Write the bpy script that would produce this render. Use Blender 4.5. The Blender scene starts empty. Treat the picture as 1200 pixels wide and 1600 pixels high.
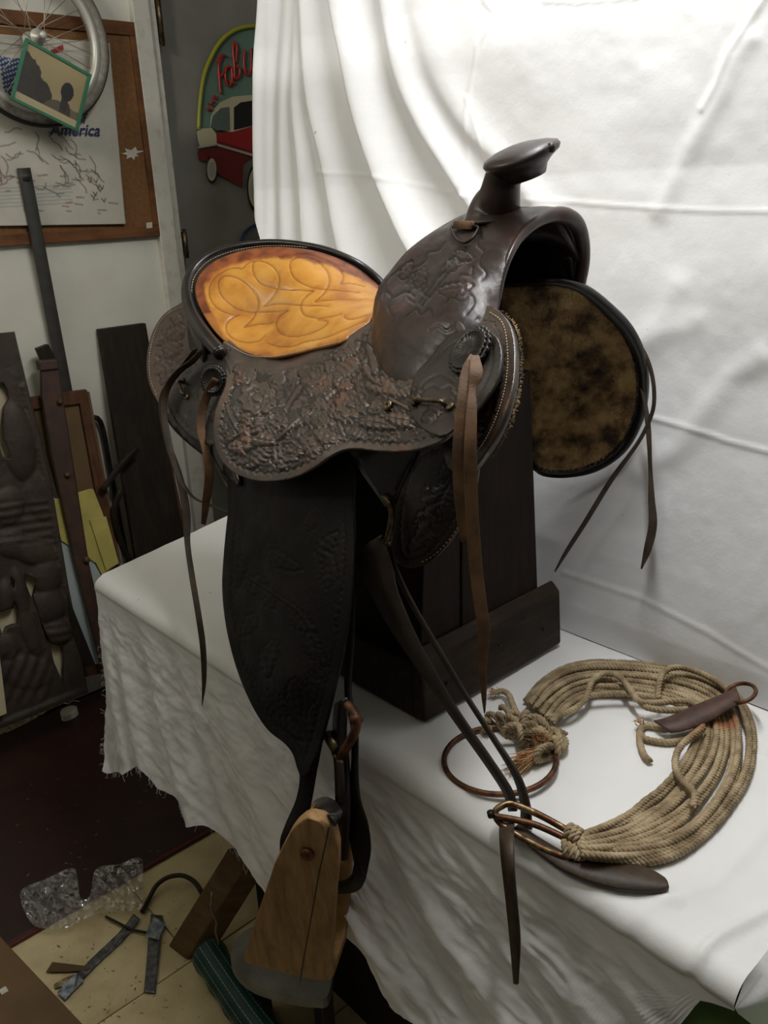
import bpy, math, random
import numpy as np
from mathutils import Vector, Matrix
from mathutils.geometry import delaunay_2d_cdt
random.seed(7); rng = np.random.default_rng(7)
S = bpy.context.scene
COL = S.collection

# ------------------------------------------------------------------ camera, world, lights
FPX = 1350.0
CAM = np.array([0, 0, 1.48])
FW = np.array([-0.69832, 0.62699, -0.34530])
RT = np.array([0.67825, 0.73378, -0.03930])
RT = RT - FW * RT.dot(FW) / FW.dot(FW); RT /= np.linalg.norm(RT); FW = FW / np.linalg.norm(FW)
UP = np.cross(RT, FW)
cd = bpy.data.cameras.new('camera'); cam = bpy.data.objects.new('camera', cd); COL.objects.link(cam)
cd.sensor_fit = 'HORIZONTAL'; cd.sensor_width = 36; cd.lens = 36 * FPX / 1200; cd.clip_start = .01
cam.matrix_world = Matrix(((RT[0], UP[0], -FW[0], 0), (RT[1], UP[1], -FW[1], 0), (RT[2], UP[2], -FW[2], CAM[2]), (0, 0, 0, 1)))
S.camera = cam
W = bpy.data.worlds.new('world'); S.world = W; W.use_nodes = True
W.node_tree.nodes['Background'].inputs[0].default_value = (1.0, .96, .90, 1)
W.node_tree.nodes['Background'].inputs[1].default_value = .05
def area(name, loc, target, sx, sy, power, col, spread=180):
    l = bpy.data.lights.new(name, 'AREA'); l.shape = 'RECTANGLE'; l.size = sx; l.size_y = sy; l.energy = power; l.color = col
    l.spread = math.radians(spread)
    o = bpy.data.objects.new(name, l); COL.objects.link(o); o.location = loc
    o.rotation_euler = (Vector(target) - Vector(loc)).to_track_quat('-Z', 'Y').to_euler()
    return o
area('overhead_lamp', (-.70, .98, 2.44), (-.80, .88, .75), .95, .12, 12.0, (1, .995, .99))
area('rear_lamp', (-.45, -1.25, 2.40), (-.9, 1.3, 1.9), .50, .03, 13.0, (1, .98, .95))
area('room_lamp', (-1.75, -.65, 2.5), (-1.2, .7, .8), 1.1, .25, 8.0, (1, .95, .86))
S.view_settings.view_transform = 'Standard'; S.view_settings.look = 'None'; S.view_settings.gamma = 1
S.view_settings.exposure = 0.50
S.view_settings.use_curve_mapping = False

# ------------------------------------------------------------------ helpers
def ray(x, y):
    d = (x - 600) * RT - (y - 800) * UP + FPX * FW
    return d / np.linalg.norm(d)
def at(x, y, ax, val):                       # point on the world plane axis=val seen along a sight line
    d = ray(x, y); return CAM + d * (val - CAM[ax]) / d[ax]
def aY(x, y, v): return at(x, y, 1, v)
def aX(x, y, v): return at(x, y, 0, v)
def aZ(x, y, v): return at(x, y, 2, v)
def aP(x, y, p0, n):
    d = ray(x, y); n = np.asarray(n, float); return CAM + d * ((np.asarray(p0) - CAM).dot(n) / d.dot(n))
def lin(c):
    c = np.asarray(c, float) / 255.0
    return tuple(np.where(c <= .04045, c / 12.92, ((c + .055) / 1.055) ** 2.4)) + (1.0,)
def cr(P, step=None, n=None, closed=False):  # catmull-rom resampling
    P = np.asarray(P, float)
    if closed: Q = np.vstack([P[-1], P, P[0], P[1]])
    else: Q = np.vstack([2 * P[0] - P[1], P, 2 * P[-1] - P[-2]])
    out = []
    m = len(Q) - 3
    for i in range(m):
        p0, p1, p2, p3 = Q[i:i + 4]
        t = np.linspace(0, 1, 16, endpoint=False)[:, None]
        out.append(.5 * (2 * p1 + (p2 - p0) * t + (2 * p0 - 5 * p1 + 4 * p2 - p3) * t ** 2 + (3 * p1 - p0 - 3 * p2 + p3) * t ** 3))
    out = np.vstack(out + [Q[-2][None]])
    s = np.r_[0, np.cumsum(np.linalg.norm(np.diff(out, axis=0), axis=1))]
    if n is None: n = max(3, int(round(s[-1] / step)) + 1)
    u = np.linspace(0, s[-1], n)
    R = np.stack([np.interp(u, s, out[:, k]) for k in range(P.shape[1])], 1)
    return R[:-1] if closed else R
def vnoise(x, y, seed=0):
    r = np.random.default_rng(seed).random((64, 64))
    xi = np.floor(x).astype(int); yi = np.floor(y).astype(int); fx = x - xi; fy = y - yi
    fx = fx * fx * (3 - 2 * fx); fy = fy * fy * (3 - 2 * fy)
    g = lambda a, b: r[a % 64, b % 64]
    return (g(xi, yi) * (1 - fx) + g(xi + 1, yi) * fx) * (1 - fy) + (g(xi, yi + 1) * (1 - fx) + g(xi + 1, yi + 1) * fx) * fy
def fbm(x, y, seed=0, o=4):
    s = 0; a = .5
    for k in range(o): s = s + a * vnoise(x * 2 ** k, y * 2 ** k, seed + k); a *= .5
    return s
def dist_poly(P, L, closed=False):           # distance and arclength to a polyline
    L = np.asarray(L, float)
    if closed: L = np.vstack([L, L[:1]])
    A = L[:-1]; B = L[1:]; AB = B - A; ll = (AB ** 2).sum(1) + 1e-12
    s0 = np.r_[0, np.cumsum(np.sqrt(ll))][:-1]
    best = np.full(len(P), 1e9); arc = np.zeros(len(P))
    for k in range(len(A)):
        t = np.clip(((P - A[k]) @ AB[k]) / ll[k], 0, 1)
        d = np.hypot(P[:, 0] - A[k, 0] - t * AB[k, 0], P[:, 1] - A[k, 1] - t * AB[k, 1])
        m = d < best; best[m] = d[m]; arc[m] = s0[k] + t[m] * math.sqrt(ll[k])
    return best, arc
def inside(P, L):
    L = np.asarray(L); x, y = P[:, 0], P[:, 1]; c = np.zeros(len(P), bool); j = len(L) - 1
    for i in range(len(L)):
        xi, yi = L[i]; xj, yj = L[j]
        if yi != yj: c ^= ((yi > y) != (yj > y)) & (x < (xj - xi) * (y - yi) / (yj - yi) + xi)
        j = i
    return c
HS = 1.35
class RBF:
    def __init__(s, pts):
        pts = np.asarray(pts, float); s.c = pts[:, :2] / 100; v = pts[:, 2]; n = len(v)
        K = s.k(s.c, s.c) + np.eye(n) * 1e-3; Pm = np.c_[np.ones(n), s.c]
        M = np.block([[K, Pm], [Pm.T, np.zeros((3, 3))]]); s.w = np.linalg.solve(M, np.r_[v, 0, 0, 0])
    def k(s, a, b):
        r2 = ((a[:, None] - b[None]) ** 2).sum(2); return .5 * r2 * np.log(r2 + 1e-9)
    def __call__(s, P):
        p = np.asarray(P, float) / 100; return s.k(p, s.c) @ s.w[:-3] + np.c_[np.ones(len(p)), p] @ s.w[-3:]

ROOTLOC = {}
def link(name, V, F, mat, parent=None, smooth=True, attrs=None, thick=0, col=None):
    V = np.asarray(V, float)
    root = parent
    while root is not None and root.parent is not None: root = root.parent
    if root is not None: V = V - np.array(ROOTLOC[root.name])
    me = bpy.data.meshes.new(name); me.from_pydata(V.tolist(), [], [tuple(int(i) for i in f) for f in F]); me.update()
    if attrs:
        for k, a in attrs.items():
            at_ = me.attributes.new(k, 'FLOAT', 'POINT'); at_.data.foreach_set('value', np.asarray(a, np.float32))
    if col is not None:
        ca = me.color_attributes.new('paint', 'FLOAT_COLOR', 'POINT')
        c4 = np.c_[np.asarray(col), np.ones(len(col))].astype(np.float32); ca.data.foreach_set('color', c4.ravel())
    me.materials.append(mat)
    if smooth: me.polygons.foreach_set('use_smooth', [True] * len(me.polygons))
    o = bpy.data.objects.new(name, me); COL.objects.link(o)
    if parent is not None: o.parent = parent
    else: ROOTLOC[o.name] = (0, 0, 0)
    if thick:
        m = o.modifiers.new('thickness', 'SOLIDIFY'); m.thickness = abs(thick); m.offset = -1 if thick > 0 else 1
    return o
def tag(o, label, cat, group=None):
    o['label'] = label; o['category'] = cat
    if group: o['group'] = group
    return o
def thing(name, loc, label, cat, group=None):
    o = bpy.data.objects.new(name, None); COL.objects.link(o); o.location = tuple(float(a) for a in loc)
    o.empty_display_size = .05
    ROOTLOC[o.name] = tuple(float(a) for a in loc)
    return tag(o, label, cat, group)
def struct(o): o['kind'] = 'structure'; return o
def stuff(o): o['kind'] = 'stuff'; return o

def tri2d(outline, sp, holes=()):            # triangulate a 2-D region with regular interior points
    O = np.asarray(outline, float); mn = O.min(0); mx = O.max(0)
    gx = np.arange(mn[0], mx[0] + sp, sp); gy = np.arange(mn[1], mx[1] + sp, sp * .866)
    G = np.array([(x + (sp / 2 if j % 2 else 0), y) for j, y in enumerate(gy) for x in gx])
    G = G[inside(G, O)]
    d, _ = dist_poly(G, O, True); G = G[d > sp * .45]
    for h in holes:
        G = G[~inside(G, h)]; d, _ = dist_poly(G, h, True); G = G[d > sp * .45]
    pts = [Vector(p) for p in O.tolist()]; ed = [(i, (i + 1) % len(O)) for i in range(len(O))]
    for h in holes:
        b = len(pts); pts += [Vector(p) for p in np.asarray(h).tolist()]; ed += [(b + i, b + (i + 1) % len(h)) for i in range(len(h))]
    pts += [Vector(p) for p in G.tolist()]
    v, e, f, *_ = delaunay_2d_cdt(pts, ed, [], 1, 1e-4)
    V = np.array([tuple(p) for p in v]); F = [tuple(t) for t in f]
    c = np.array([V[list(t)].mean(0) for t in F]); k = inside(c, O)
    for h in holes: k &= ~inside(c, h)
    return V, [t for t, q in zip(F, k) if q]
def vnormals(V, F):
    F = np.array([f[:3] for f in F]); n = np.cross(V[F[:, 1]] - V[F[:, 0]], V[F[:, 2]] - V[F[:, 0]])
    N = np.zeros_like(V)
    for k in range(3): np.add.at(N, F[:, k], n)
    return N / (np.linalg.norm(N, axis=1)[:, None] + 1e-12)
def sheet(name, parent, mat, outline, ctrl, sp=5, thick=.004, hfun=None, smooth_outline=True, ax=1, holes=(), lift=0, bulge=0, dim=14):
    # a curved sheet of leather or cloth: outline given on the photo, depth (axis ax) interpolated between control points
    O = cr(outline, step=sp, closed=True) if smooth_outline else np.asarray(outline, float)
    V2, F = tri2d(O, sp, holes)
    r = RBF(ctrl); D = r(V2)
    V = np.array([at(p[0], p[1], ax, d) for p, d in zip(V2, D)])
    F = [f[::-1] if np.dot(np.cross(V[f[1]] - V[f[0]], V[f[2]] - V[f[0]]), CAM - V[f[0]]) < 0 else f for f in F]
    N = vnormals(V, F)
    d, arc = dist_poly(V2, O, True)
    h = np.zeros(len(V)); m = np.zeros(len(V))
    if hfun is not None:
        h, m = hfun(V2, d, arc)
    if bulge: V = V + N * (bulge * (1 - np.exp(-d / dim)))[:, None]
    V = V + N * (h * .001 * HS + lift)[:, None]
    o = link(name, V, F, mat, parent, attrs=dict(h=h, m=m, d=d), thick=thick)
    def surf(x, y, off=.001):
        q = np.array([[x, y], [x + 1, y], [x, y + 1]], float); dd = r(q)
        P = [at(a[0], a[1], ax, b) for a, b in zip(q, dd)]
        n = np.cross(P[1] - P[0], P[2] - P[0]); n /= np.linalg.norm(n)
        if n.dot(CAM - P[0]) < 0: n = -n
        dq = dist_poly(q[:1], O, True)[0][0]
        return P[0] + n * (off + lift + bulge * (1 - math.exp(-dq / dim))), n
    return o, surf
def frames(P):
    T = np.gradient(P, axis=0); T /= np.linalg.norm(T, axis=1)[:, None] + 1e-12
    a = np.array([0, 0, 1.]) if abs(T[0][2]) < .9 else np.array([1., 0, 0])
    n = np.cross(T[0], a); n /= np.linalg.norm(n); Ns = [n]
    for t in T[1:]:
        n = Ns[-1] - t * Ns[-1].dot(t); n /= np.linalg.norm(n) + 1e-12; Ns.append(n)
    Ns = np.array(Ns); return T, Ns, np.cross(T, Ns)
def tube_mesh(P, rad, seg=8, closed=False, caps=True):
    P = np.asarray(P, float); n = len(P); rad = np.broadcast_to(np.asarray(rad, float), (n,)) if np.ndim(rad) < 2 else rad
    if closed:
        Q = np.vstack([P[-1], P, P[0]]); T, N, B = frames(Q); T, N, B = T[1:-1], N[1:-1], B[1:-1]
        # distribute closing twist
        last = N[-1] - T[0] * N[-1].dot(T[0]); ang = math.atan2(last.dot(B[0]), last.dot(N[0]))
        for i in range(n):
            a = -ang * i / n; c, s = math.cos(a), math.sin(a); N[i], B[i] = N[i] * c + B[i] * s, B[i] * c - N[i] * s
    else: T, N, B = frames(P)
    th = np.linspace(0, 2 * math.pi, seg, endpoint=False)
    V = (P[:, None] + rad[:, None, None] * (np.cos(th)[None, :, None] * N[:, None] + np.sin(th)[None, :, None] * B[:, None])).reshape(-1, 3)
    F = []
    for i in range(n if closed else n - 1):
        j = (i + 1) % n
        for k in range(seg):
            l = (k + 1) % seg; F.append((i * seg + k, i * seg + l, j * seg + l, j * seg + k))
    if caps and not closed:
        F.append(tuple(range(seg))[::-1]); F.append(tuple((n - 1) * seg + k for k in range(seg)))
    return V, F
def join(parts):
    V = []; F = []; b = 0
    for v, f in parts:
        V.append(v); F += [tuple(i + b for i in t) for t in f]; b += len(v)
    return np.vstack(V), F
def tube(name, P, rad, mat, parent=None, seg=8, closed=False, step=None, n=None):
    P = np.asarray(P, float)
    if step or n:
        if np.ndim(rad) == 1:
            Q = cr(np.c_[P, np.asarray(rad) ], step=step, n=n, closed=closed); P, rad = Q[:, :3], Q[:, 3]
        else: P = cr(P, step=step, n=n, closed=closed)
    V, F = tube_mesh(P, rad, seg, closed); return link(name, V, F, mat, parent)
def strap_mesh(P, w, dirs, th=.0025, n=None, step=.008):
    # flat strap: centre line P, width w, across-direction dirs
    P = np.asarray(P, float); w = np.broadcast_to(w, (len(P),)); dirs = np.broadcast_to(dirs, (len(P), 3))
    Q = cr(np.c_[P, w, dirs], step=step, n=n); P, w, D = Q[:, :3], Q[:, 3], Q[:, 4:7]
    T = np.gradient(P, axis=0); T /= np.linalg.norm(T, axis=1)[:, None]
    D = D - T * (D * T).sum(1)[:, None]; D /= np.linalg.norm(D, axis=1)[:, None]; N = np.cross(T, D)
    V = []; F = []
    prof = [(-.5, -.35), (-.5, .35), (-.42, .5), (.42, .5), (.5, .35), (.5, -.35), (.42, -.5), (-.42, -.5)]
    for p, ww, d, nn in zip(P, w, D, N):
        for a, b in prof: V.append(p + d * ww * a + nn * th * b)
    k = 8
    for i in range(len(P) - 1):
        for j in range(k): F.append((i * k + j, i * k + (j + 1) % k, (i + 1) * k + (j + 1) % k, (i + 1) * k + j))
    F.append(tuple(range(k))[::-1]); F.append(tuple((len(P) - 1) * k + j for j in range(k)))
    return np.array(V), F
def strap(name, P, w, mat, parent=None, dirs=None, th=.0025, step=.008):
    V, F = strap_mesh(P, w, RT if dirs is None else dirs, th, step=step); return link(name, V, F, mat, parent)
def ribbon(name, L, R, mat, parent=None, th=.003, n=40):   # strap from its two edges
    L = cr(L, n=n); R = cr(R, n=n); V = np.vstack([L, (L + R) / 2, R]); F = []
    for i in range(n - 1):
        for b in (0, n): F.append((b + i, b + i + 1, b + n + i + 1, b + n + i))
    return link(name, V, F, mat, parent, thick=th)
def box_mesh(x0, x1, y0, y1, z0, z1):
    V = np.array([(x, y, z) for x in (x0, x1) for y in (y0, y1) for z in (z0, z1)], float)
    F = [(0, 1, 3, 2), (4, 6, 7, 5), (0, 4, 5, 1), (2, 3, 7, 6), (0, 2, 6, 4), (1, 5, 7, 3)]
    return V, F
def hexa(name, P, mat, parent=None, bev=.0015, segs=2):     # 8-cornered block: 4 bottom/first corners, 4 top/second corners
    F = [(3, 2, 1, 0), (4, 5, 6, 7), (0, 1, 5, 4), (1, 2, 6, 5), (2, 3, 7, 6), (3, 0, 4, 7)]
    o = link(name, P, F, mat, parent, smooth=False)
    if bev: m = o.modifiers.new('bevel', 'BEVEL'); m.width = bev; m.segments = segs
    return o
def box(name, x0, x1, y0, y1, z0, z1, mat, parent=None, bev=.0015):
    return hexa(name, np.array([(x0, y0, z0), (x1, y0, z0), (x1, y1, z0), (x0, y1, z0), (x0, y0, z1), (x1, y0, z1), (x1, y1, z1), (x0, y1, z1)], float), mat, parent, bev)
def plate_mesh(P3, nrm, th):                 # extruded polygon (3-D outline)
    P3 = np.asarray(P3, float); n = len(P3); nrm = np.asarray(nrm, float)
    V = np.vstack([P3, P3 - nrm * th]); F = [tuple(range(n)), tuple(range(n, 2 * n))[::-1]]
    F += [(i, i + n, (i + 1) % n + n, (i + 1) % n) for i in range(n)]
    return V, F
def plate(name, px, mat, parent=None, X=-2.45, th=.01, curve=False, fn=None, nrm=(1, 0, 0), bev=0):
    px = np.asarray(px, float)
    if curve: px = cr(px, step=4, closed=True)
    P3 = [aX(a, b, X) if fn is None else fn(a, b) for a, b in px]
    V, F = plate_mesh(P3, nrm, th); o = link(name, V, F, mat, parent, smooth=False)
    if bev: m = o.modifiers.new('bevel', 'BEVEL'); m.width = bev; m.segments = 2
    return o
def lathe_mesh(prof, c, axis, seg=24, xd=None):
    axis = np.asarray(axis, float); axis /= np.linalg.norm(axis)
    a = np.array([0, 0, 1.]) if abs(axis[2]) < .9 else np.array([1., 0, 0]); u = np.cross(axis, a); u /= np.linalg.norm(u); v = np.cross(axis, u)
    V = []; F = []
    for r, h in prof:
        for k in range(seg):
            t = 2 * math.pi * k / seg; V.append(np.asarray(c) + axis * h + r * (math.cos(t) * u + math.sin(t) * v))
    n = len(prof)
    for i in range(n - 1):
        for k in range(seg): l = (k + 1) % seg; F.append((i * seg + k, i * seg + l, (i + 1) * seg + l, (i + 1) * seg + k))
    F.append(tuple(range(seg))[::-1]); F.append(tuple((n - 1) * seg + k for k in range(seg)))
    return np.array(V), F
def lathe(name, prof, c, axis, mat, parent=None, seg=24):
    V, F = lathe_mesh(prof, c, axis, seg); return link(name, V, F, mat, parent)

# ------------------------------------------------------------------ materials
MATS = {}
def nmat(name):
    m = bpy.data.materials.new(name); m.use_nodes = True; nt = m.node_tree; b = nt.nodes['Principled BSDF']; MATS[name] = m
    return m, nt, b
def N_(nt, t, **k):
    n = nt.nodes.new(t)
    for a, v in k.items(): setattr(n, a, v)
    return n
def noise(nt, scale, detail=4, rough=.55, vec=None):
    n = N_(nt, 'ShaderNodeTexNoise'); n.inputs['Scale'].default_value = scale; n.inputs['Detail'].default_value = detail; n.inputs['Roughness'].default_value = rough
    if vec is None:
        tc = nt.nodes.get('TC') or N_(nt, 'ShaderNodeTexCoord'); tc.name = 'TC'; vec = tc.outputs['Object']
    nt.links.new(vec, n.inputs['Vector']); return n.outputs['Fac']
def ramp(nt, src, stops):
    r = N_(nt, 'ShaderNodeValToRGB'); e = r.color_ramp.elements
    while len(e) < len(stops): e.new(.5)
    for k, (p, c) in enumerate(stops): e[k].position = p; e[k].color = c if len(c) == 4 else lin(c)
    nt.links.new(src, r.inputs['Fac']); return r.outputs['Color']
def mix(nt, fac, a, b, blend='MIX'):
    m = N_(nt, 'ShaderNodeMix', data_type='RGBA', blend_type=blend)
    for s, v in ((0, fac), (6, a), (7, b)):
        if hasattr(v, 'links') or hasattr(v, 'is_linked'): nt.links.new(v, m.inputs[s])
        else: m.inputs[s].default_value = v
    return m.outputs[2]
def mrange(nt, src, a, b, c=0, d=1):
    m = N_(nt, 'ShaderNodeMapRange'); nt.links.new(src, m.inputs[0])
    for k, v in enumerate((a, b, c, d)): m.inputs[k + 1].default_value = v
    return m.outputs[0]
def bump(nt, b, h, strength, dist=.001, prev=None):
    n = N_(nt, 'ShaderNodeBump'); n.inputs['Strength'].default_value = strength; n.inputs['Distance'].default_value = dist
    nt.links.new(h, n.inputs['Height'])
    if prev is not None: nt.links.new(prev, n.inputs['Normal'])
    nt.links.new(n.outputs[0], b.inputs['Normal']); return n.outputs[0]
def attr(nt, name, out='Fac'):
    a = N_(nt, 'ShaderNodeAttribute'); a.attribute_name = name; return a.outputs[out]
def simple(name, c, rough=.6, metal=0, c2=None, sc=20, bs=0, bsc=200, lo=.35, hi=.65, spec=None, stretch=None, detail=4, bd=.001):
    m, nt, b = nmat(name); b.inputs['Roughness'].default_value = rough; b.inputs['Metallic'].default_value = metal
    if spec is not None: b.inputs['Specular IOR Level'].default_value = spec
    vec = None
    if stretch:
        tc = N_(nt, 'ShaderNodeTexCoord'); mp = N_(nt, 'ShaderNodeMapping'); mp.inputs['Scale'].default_value = stretch
        nt.links.new(tc.outputs['Object'], mp.inputs['Vector']); vec = mp.outputs[0]
    if c2 is None: b.inputs['Base Color'].default_value = lin(c)
    else: nt.links.new(ramp(nt, noise(nt, sc, detail, vec=vec), [(lo, c), (hi, c2)]), b.inputs['Base Color'])
    if bs: bump(nt, b, noise(nt, bsc, 4, vec=vec), bs, bd)
    return m
def leather(name, base, hi, red, groove, rough=.42, bs=.35, spec=.5):
    m, nt, b = nmat(name)
    c = ramp(nt, noise(nt, 14, 5), [(.32, base), (.52, hi), (.72, red)])
    c = mix(nt, mrange(nt, attr(nt, 'h'), -.1, -.9), c, lin(groove))
    n2 = noise(nt, 60, 5)
    c = mix(nt, mrange(nt, n2, .45, .75, 0, .5), c, lin(tuple(np.array(base) * .75)))
    nt.links.new(c, b.inputs['Base Color'])
    nt.links.new(mrange(nt, noise(nt, 25, 4), .3, .7, rough - .08, rough + .14), b.inputs['Roughness'])
    b.inputs['Specular IOR Level'].default_value = spec
    p = bump(nt, b, noise(nt, 260, 3), bs, .0006)
    bump(nt, b, noise(nt, 45, 4), .3, .002, p)
    return m
M = {}
M['tooled'] = leather('tooled_leather', (54, 43, 37), (74, 62, 54), (98, 62, 44), (22, 17, 14), .30, .35, .9)
M['dark'] = leather('dark_leather', (28, 22, 18), (38, 30, 25), (50, 34, 25), (14, 11, 9), .34, .3, .6)
M['fork'] = leather('swell_leather', (36, 26, 22), (48, 35, 30), (64, 38, 29), (18, 13, 11), .35, .22, .5)
M['fender'] = leather('fender_leather', (17, 14, 12), (22, 18, 15), (30, 21, 17), (9, 8, 7), .5, .35, .22)
M['black'] = simple('black_leather', (22, 19, 18), .3, c2=(36, 31, 29), sc=30, bs=.2, bsc=200)
M['skirt'] = leather('skirt_leather', (66, 53, 45), (86, 70, 61), (100, 76, 60), (32, 25, 21), .38, .35, .6)
M['stitch'] = simple('cream_thread', (196, 176, 138), .8)
M['string'] = simple('saddle_string_leather', (114, 82, 52), .66, c2=(80, 56, 35), sc=40, bs=.5, bsc=350)
M['string_dark'] = simple('old_string_leather', (72, 56, 39), .55, c2=(44, 34, 25), sc=40, bs=.4, bsc=300)
M['keeper'] = simple('dark_red_brown_leather', (92, 64, 54), .6, c2=(66, 46, 40), sc=60, bs=.5, bsc=200)
M['latigo'] = simple('latigo_leather', (44, 38, 33), .5, c2=(60, 46, 34), sc=22, bs=.5, bsc=300)
M['brass'] = simple('tarnished_brass', (120, 104, 76), .42, .9, c2=(62, 52, 38), sc=90, bs=.2)
M['rust'] = simple('rusty_iron', (124, 84, 56), .5, .7, c2=(70, 48, 38), sc=70, bs=.4)
M['rust_brass'] = simple('worn_gilt_ring', (150, 130, 96), .38, .8, c2=(92, 60, 40), sc=75, bs=.3, lo=.42, hi=.58)
M['darkmetal'] = simple('dark_iron', (50, 44, 38), .45, .6, c2=(34, 28, 24), sc=60, bs=.4)
M['stirwood'] = None
def woodmat(name, a, b_, c, rough=.6, grain=(1, 1, 1), sc=6, bs=.3, stain=None):
    m, nt, b = nmat(name); tc = N_(nt, 'ShaderNodeTexCoord'); mp = N_(nt, 'ShaderNodeMapping'); mp.inputs['Scale'].default_value = grain
    nt.links.new(tc.outputs['Object'], mp.inputs['Vector'])
    g = noise(nt, sc, 6, .65, mp.outputs[0])
    col = ramp(nt, g, [(.3, a), (.5, b_), (.7, c)])
    big = noise(nt, 9, 4)
    col = mix(nt, mrange(nt, big, .5, .78, 0, .7), col, lin(stain if stain else tuple(np.array(a) * .6)))
    nt.links.new(col, b.inputs['Base Color']); b.inputs['Roughness'].default_value = rough
    b.inputs['Specular IOR Level'].default_value = .25
    bump(nt, b, g, bs, .0015); return m
M['stirwood'] = woodmat('worn_stirrup_wood', (140, 108, 70), (166, 131, 88), (186, 152, 108), .58, (9, 9, 1.2), 10, .25, (70, 48, 30))
M['stand'] = woodmat('dark_stand_wood', (24, 15, 9), (34, 22, 14), (46, 30, 19), .72, (6, 6, 1), 12, .5)
M['standb'] = woodmat('dark_foot_board_wood', (32, 23, 15), (46, 34, 23), (62, 47, 33), .6, (6, 1.2, 6), 14, .9)
M['trim'] = None

def seatmat():
    m, nt, b = nmat('amber_seat_leather')
    base = ramp(nt, noise(nt, 16, 4), [(.35, (160, 102, 38)), (.5, (184, 128, 50)), (.7, (196, 144, 68))])
    edge = ramp(nt, noise(nt, 40, 4), [(.35, (92, 46, 26)), (.65, (140, 78, 44))])
    c = mix(nt, attr(nt, 'm'), base, edge)
    c = mix(nt, mrange(nt, attr(nt, 'h'), -.05, -1, 0, .75), c, lin((112, 62, 22)))
    nt.links.new(c, b.inputs['Base Color']); b.inputs['Roughness'].default_value = .34
    bump(nt, b, noise(nt, 300, 3), .15, .0005); return m
M['seat'] = seatmat()
def fleecemat():
    m, nt, b = nmat('worn_fleece')
    c = ramp(nt, noise(nt, 22, 6, .6), [(.36, (44, 30, 17)), (.44, (116, 88, 50)), (.54, (176, 142, 90)), (.66, (206, 176, 122))])
    nt.links.new(c, b.inputs['Base Color']); b.inputs['Roughness'].default_value = .9
    b.inputs['Sheen Weight'].default_value = .3
    bump(nt, b, noise(nt, 120, 6, .7), .9, .004); return m
M['fleece'] = fleecemat()
def clothmat(name, c1, c2, bsc=60, bs=.4, bd=.003, stains=True, aniso=(1, 1, 1)):
    m, nt, b = nmat(name); tc = N_(nt, 'ShaderNodeTexCoord'); mp = N_(nt, 'ShaderNodeMapping'); mp.inputs['Scale'].default_value = aniso
    nt.links.new(tc.outputs['Object'], mp.inputs['Vector'])
    c = ramp(nt, noise(nt, 5, 3), [(.3, c1), (.7, c2)])
    if stains:
        s = noise(nt, 7.3, 2)
        c = mix(nt, mrange(nt, s, .74, .8, 0, .35), c, lin((196, 172, 118)))
        s2 = noise(nt, 38, 2); c = mix(nt, mrange(nt, s2, .77, .8, 0, .5), c, lin((150, 130, 104)))
    nt.links.new(c, b.inputs['Base Color']); b.inputs['Roughness'].default_value = .62
    b.inputs['Sheen Weight'].default_value = .12
    p = bump(nt, b, noise(nt, bsc, 5, .6, mp.outputs[0]), bs, bd)
    bump(nt, b, noise(nt, 900, 2), .12, .0004, p); return m
M['sheet'] = clothmat('white_bed_sheet', (228, 229, 230), (238, 239, 240), 14, .28, .006)
M['table'] = clothmat('white_satin_sheet', (232, 232, 231), (240, 240, 239), 22, .35, .004)
M['rope'] = None
def ropemat():
    m, nt, b = nmat('tan_cotton_rope')
    c = ramp(nt, noise(nt, 30, 4), [(.35, (128, 110, 82)), (.55, (170, 151, 119)), (.75, (194, 178, 148))])
    c = mix(nt, mrange(nt, noise(nt, 11, 2), .66, .76, 0, .7), c, lin((160, 92, 50)))
    nt.links.new(c, b.inputs['Base Color']); b.inputs['Roughness'].default_value = .85
    bump(nt, b, noise(nt, 700, 3), .6, .0008); return m
M['rope'] = ropemat()
M['frayed'] = simple('frayed_orange_rope', (176, 112, 62), .9, c2=(212, 186, 140), sc=60, bs=.8, bsc=500)
M['wall'] = simple('dingy_white_wall_paint', (212, 210, 196), .6, c2=(222, 220, 208), sc=6, bs=.15, bsc=60)
M['trim'] = simple('chipped_white_trim_paint', (206, 203, 192), .5, c2=(186, 178, 160), sc=30, lo=.5, hi=.75, bs=.3, bsc=60)
M['door'] = simple('grey_door_paint', (126, 124, 116), .55, c2=(136, 134, 126), sc=8)
M['cork'] = simple('brown_cork', (128, 90, 50), .85, c2=(112, 78, 42), sc=90, bs=.5, bsc=300)
M['corkframe'] = woodmat('brown_board_frame', (92, 58, 32), (110, 72, 42), (124, 84, 50), .6, (1, 1, 6))
M['mat'] = simple('dark_red_rubber_mat', (44, 24, 20), .42, c2=(54, 31, 26), sc=10, bs=.35, bsc=160)
M['matedge'] = simple('red_mat_edge', (86, 28, 28), .5)
M['tile'] = simple('cream_floor_tile', (222, 206, 160), .4, c2=(176, 156, 112), sc=9, lo=.42, hi=.85, bs=.2, bsc=40)
M['grout'] = simple('dark_tile_gap', (70, 58, 40), .9)
M['carved'] = simple('dark_brown_carved_board', (62, 50, 40), .62, c2=(48, 38, 31), sc=14, bs=.7, bsc=50, bd=.003)
M['boarddark'] = woodmat('dark_plank_wood', (28, 22, 16), (36, 28, 20), (46, 36, 26), .6, (1, 6, 1), 12, .4)
M['steel'] = simple('dark_grey_painted_pole', (62, 61, 56), .5, c2=(52, 51, 47), sc=40)
M['redwood'] = woodmat('reddish_frame_wood', (66, 42, 27), (86, 56, 36), (104, 70, 46), .55, (1, 5, 1), 14, .4)
M['tan'] = simple('tan_backing_board', (106, 84, 52), .8, c2=(96, 75, 46), sc=12)
M['rustwood'] = simple('rusty_brown_bar', (74, 48, 34), .6, c2=(54, 38, 30), sc=24, bs=.6, bsc=90)
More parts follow.
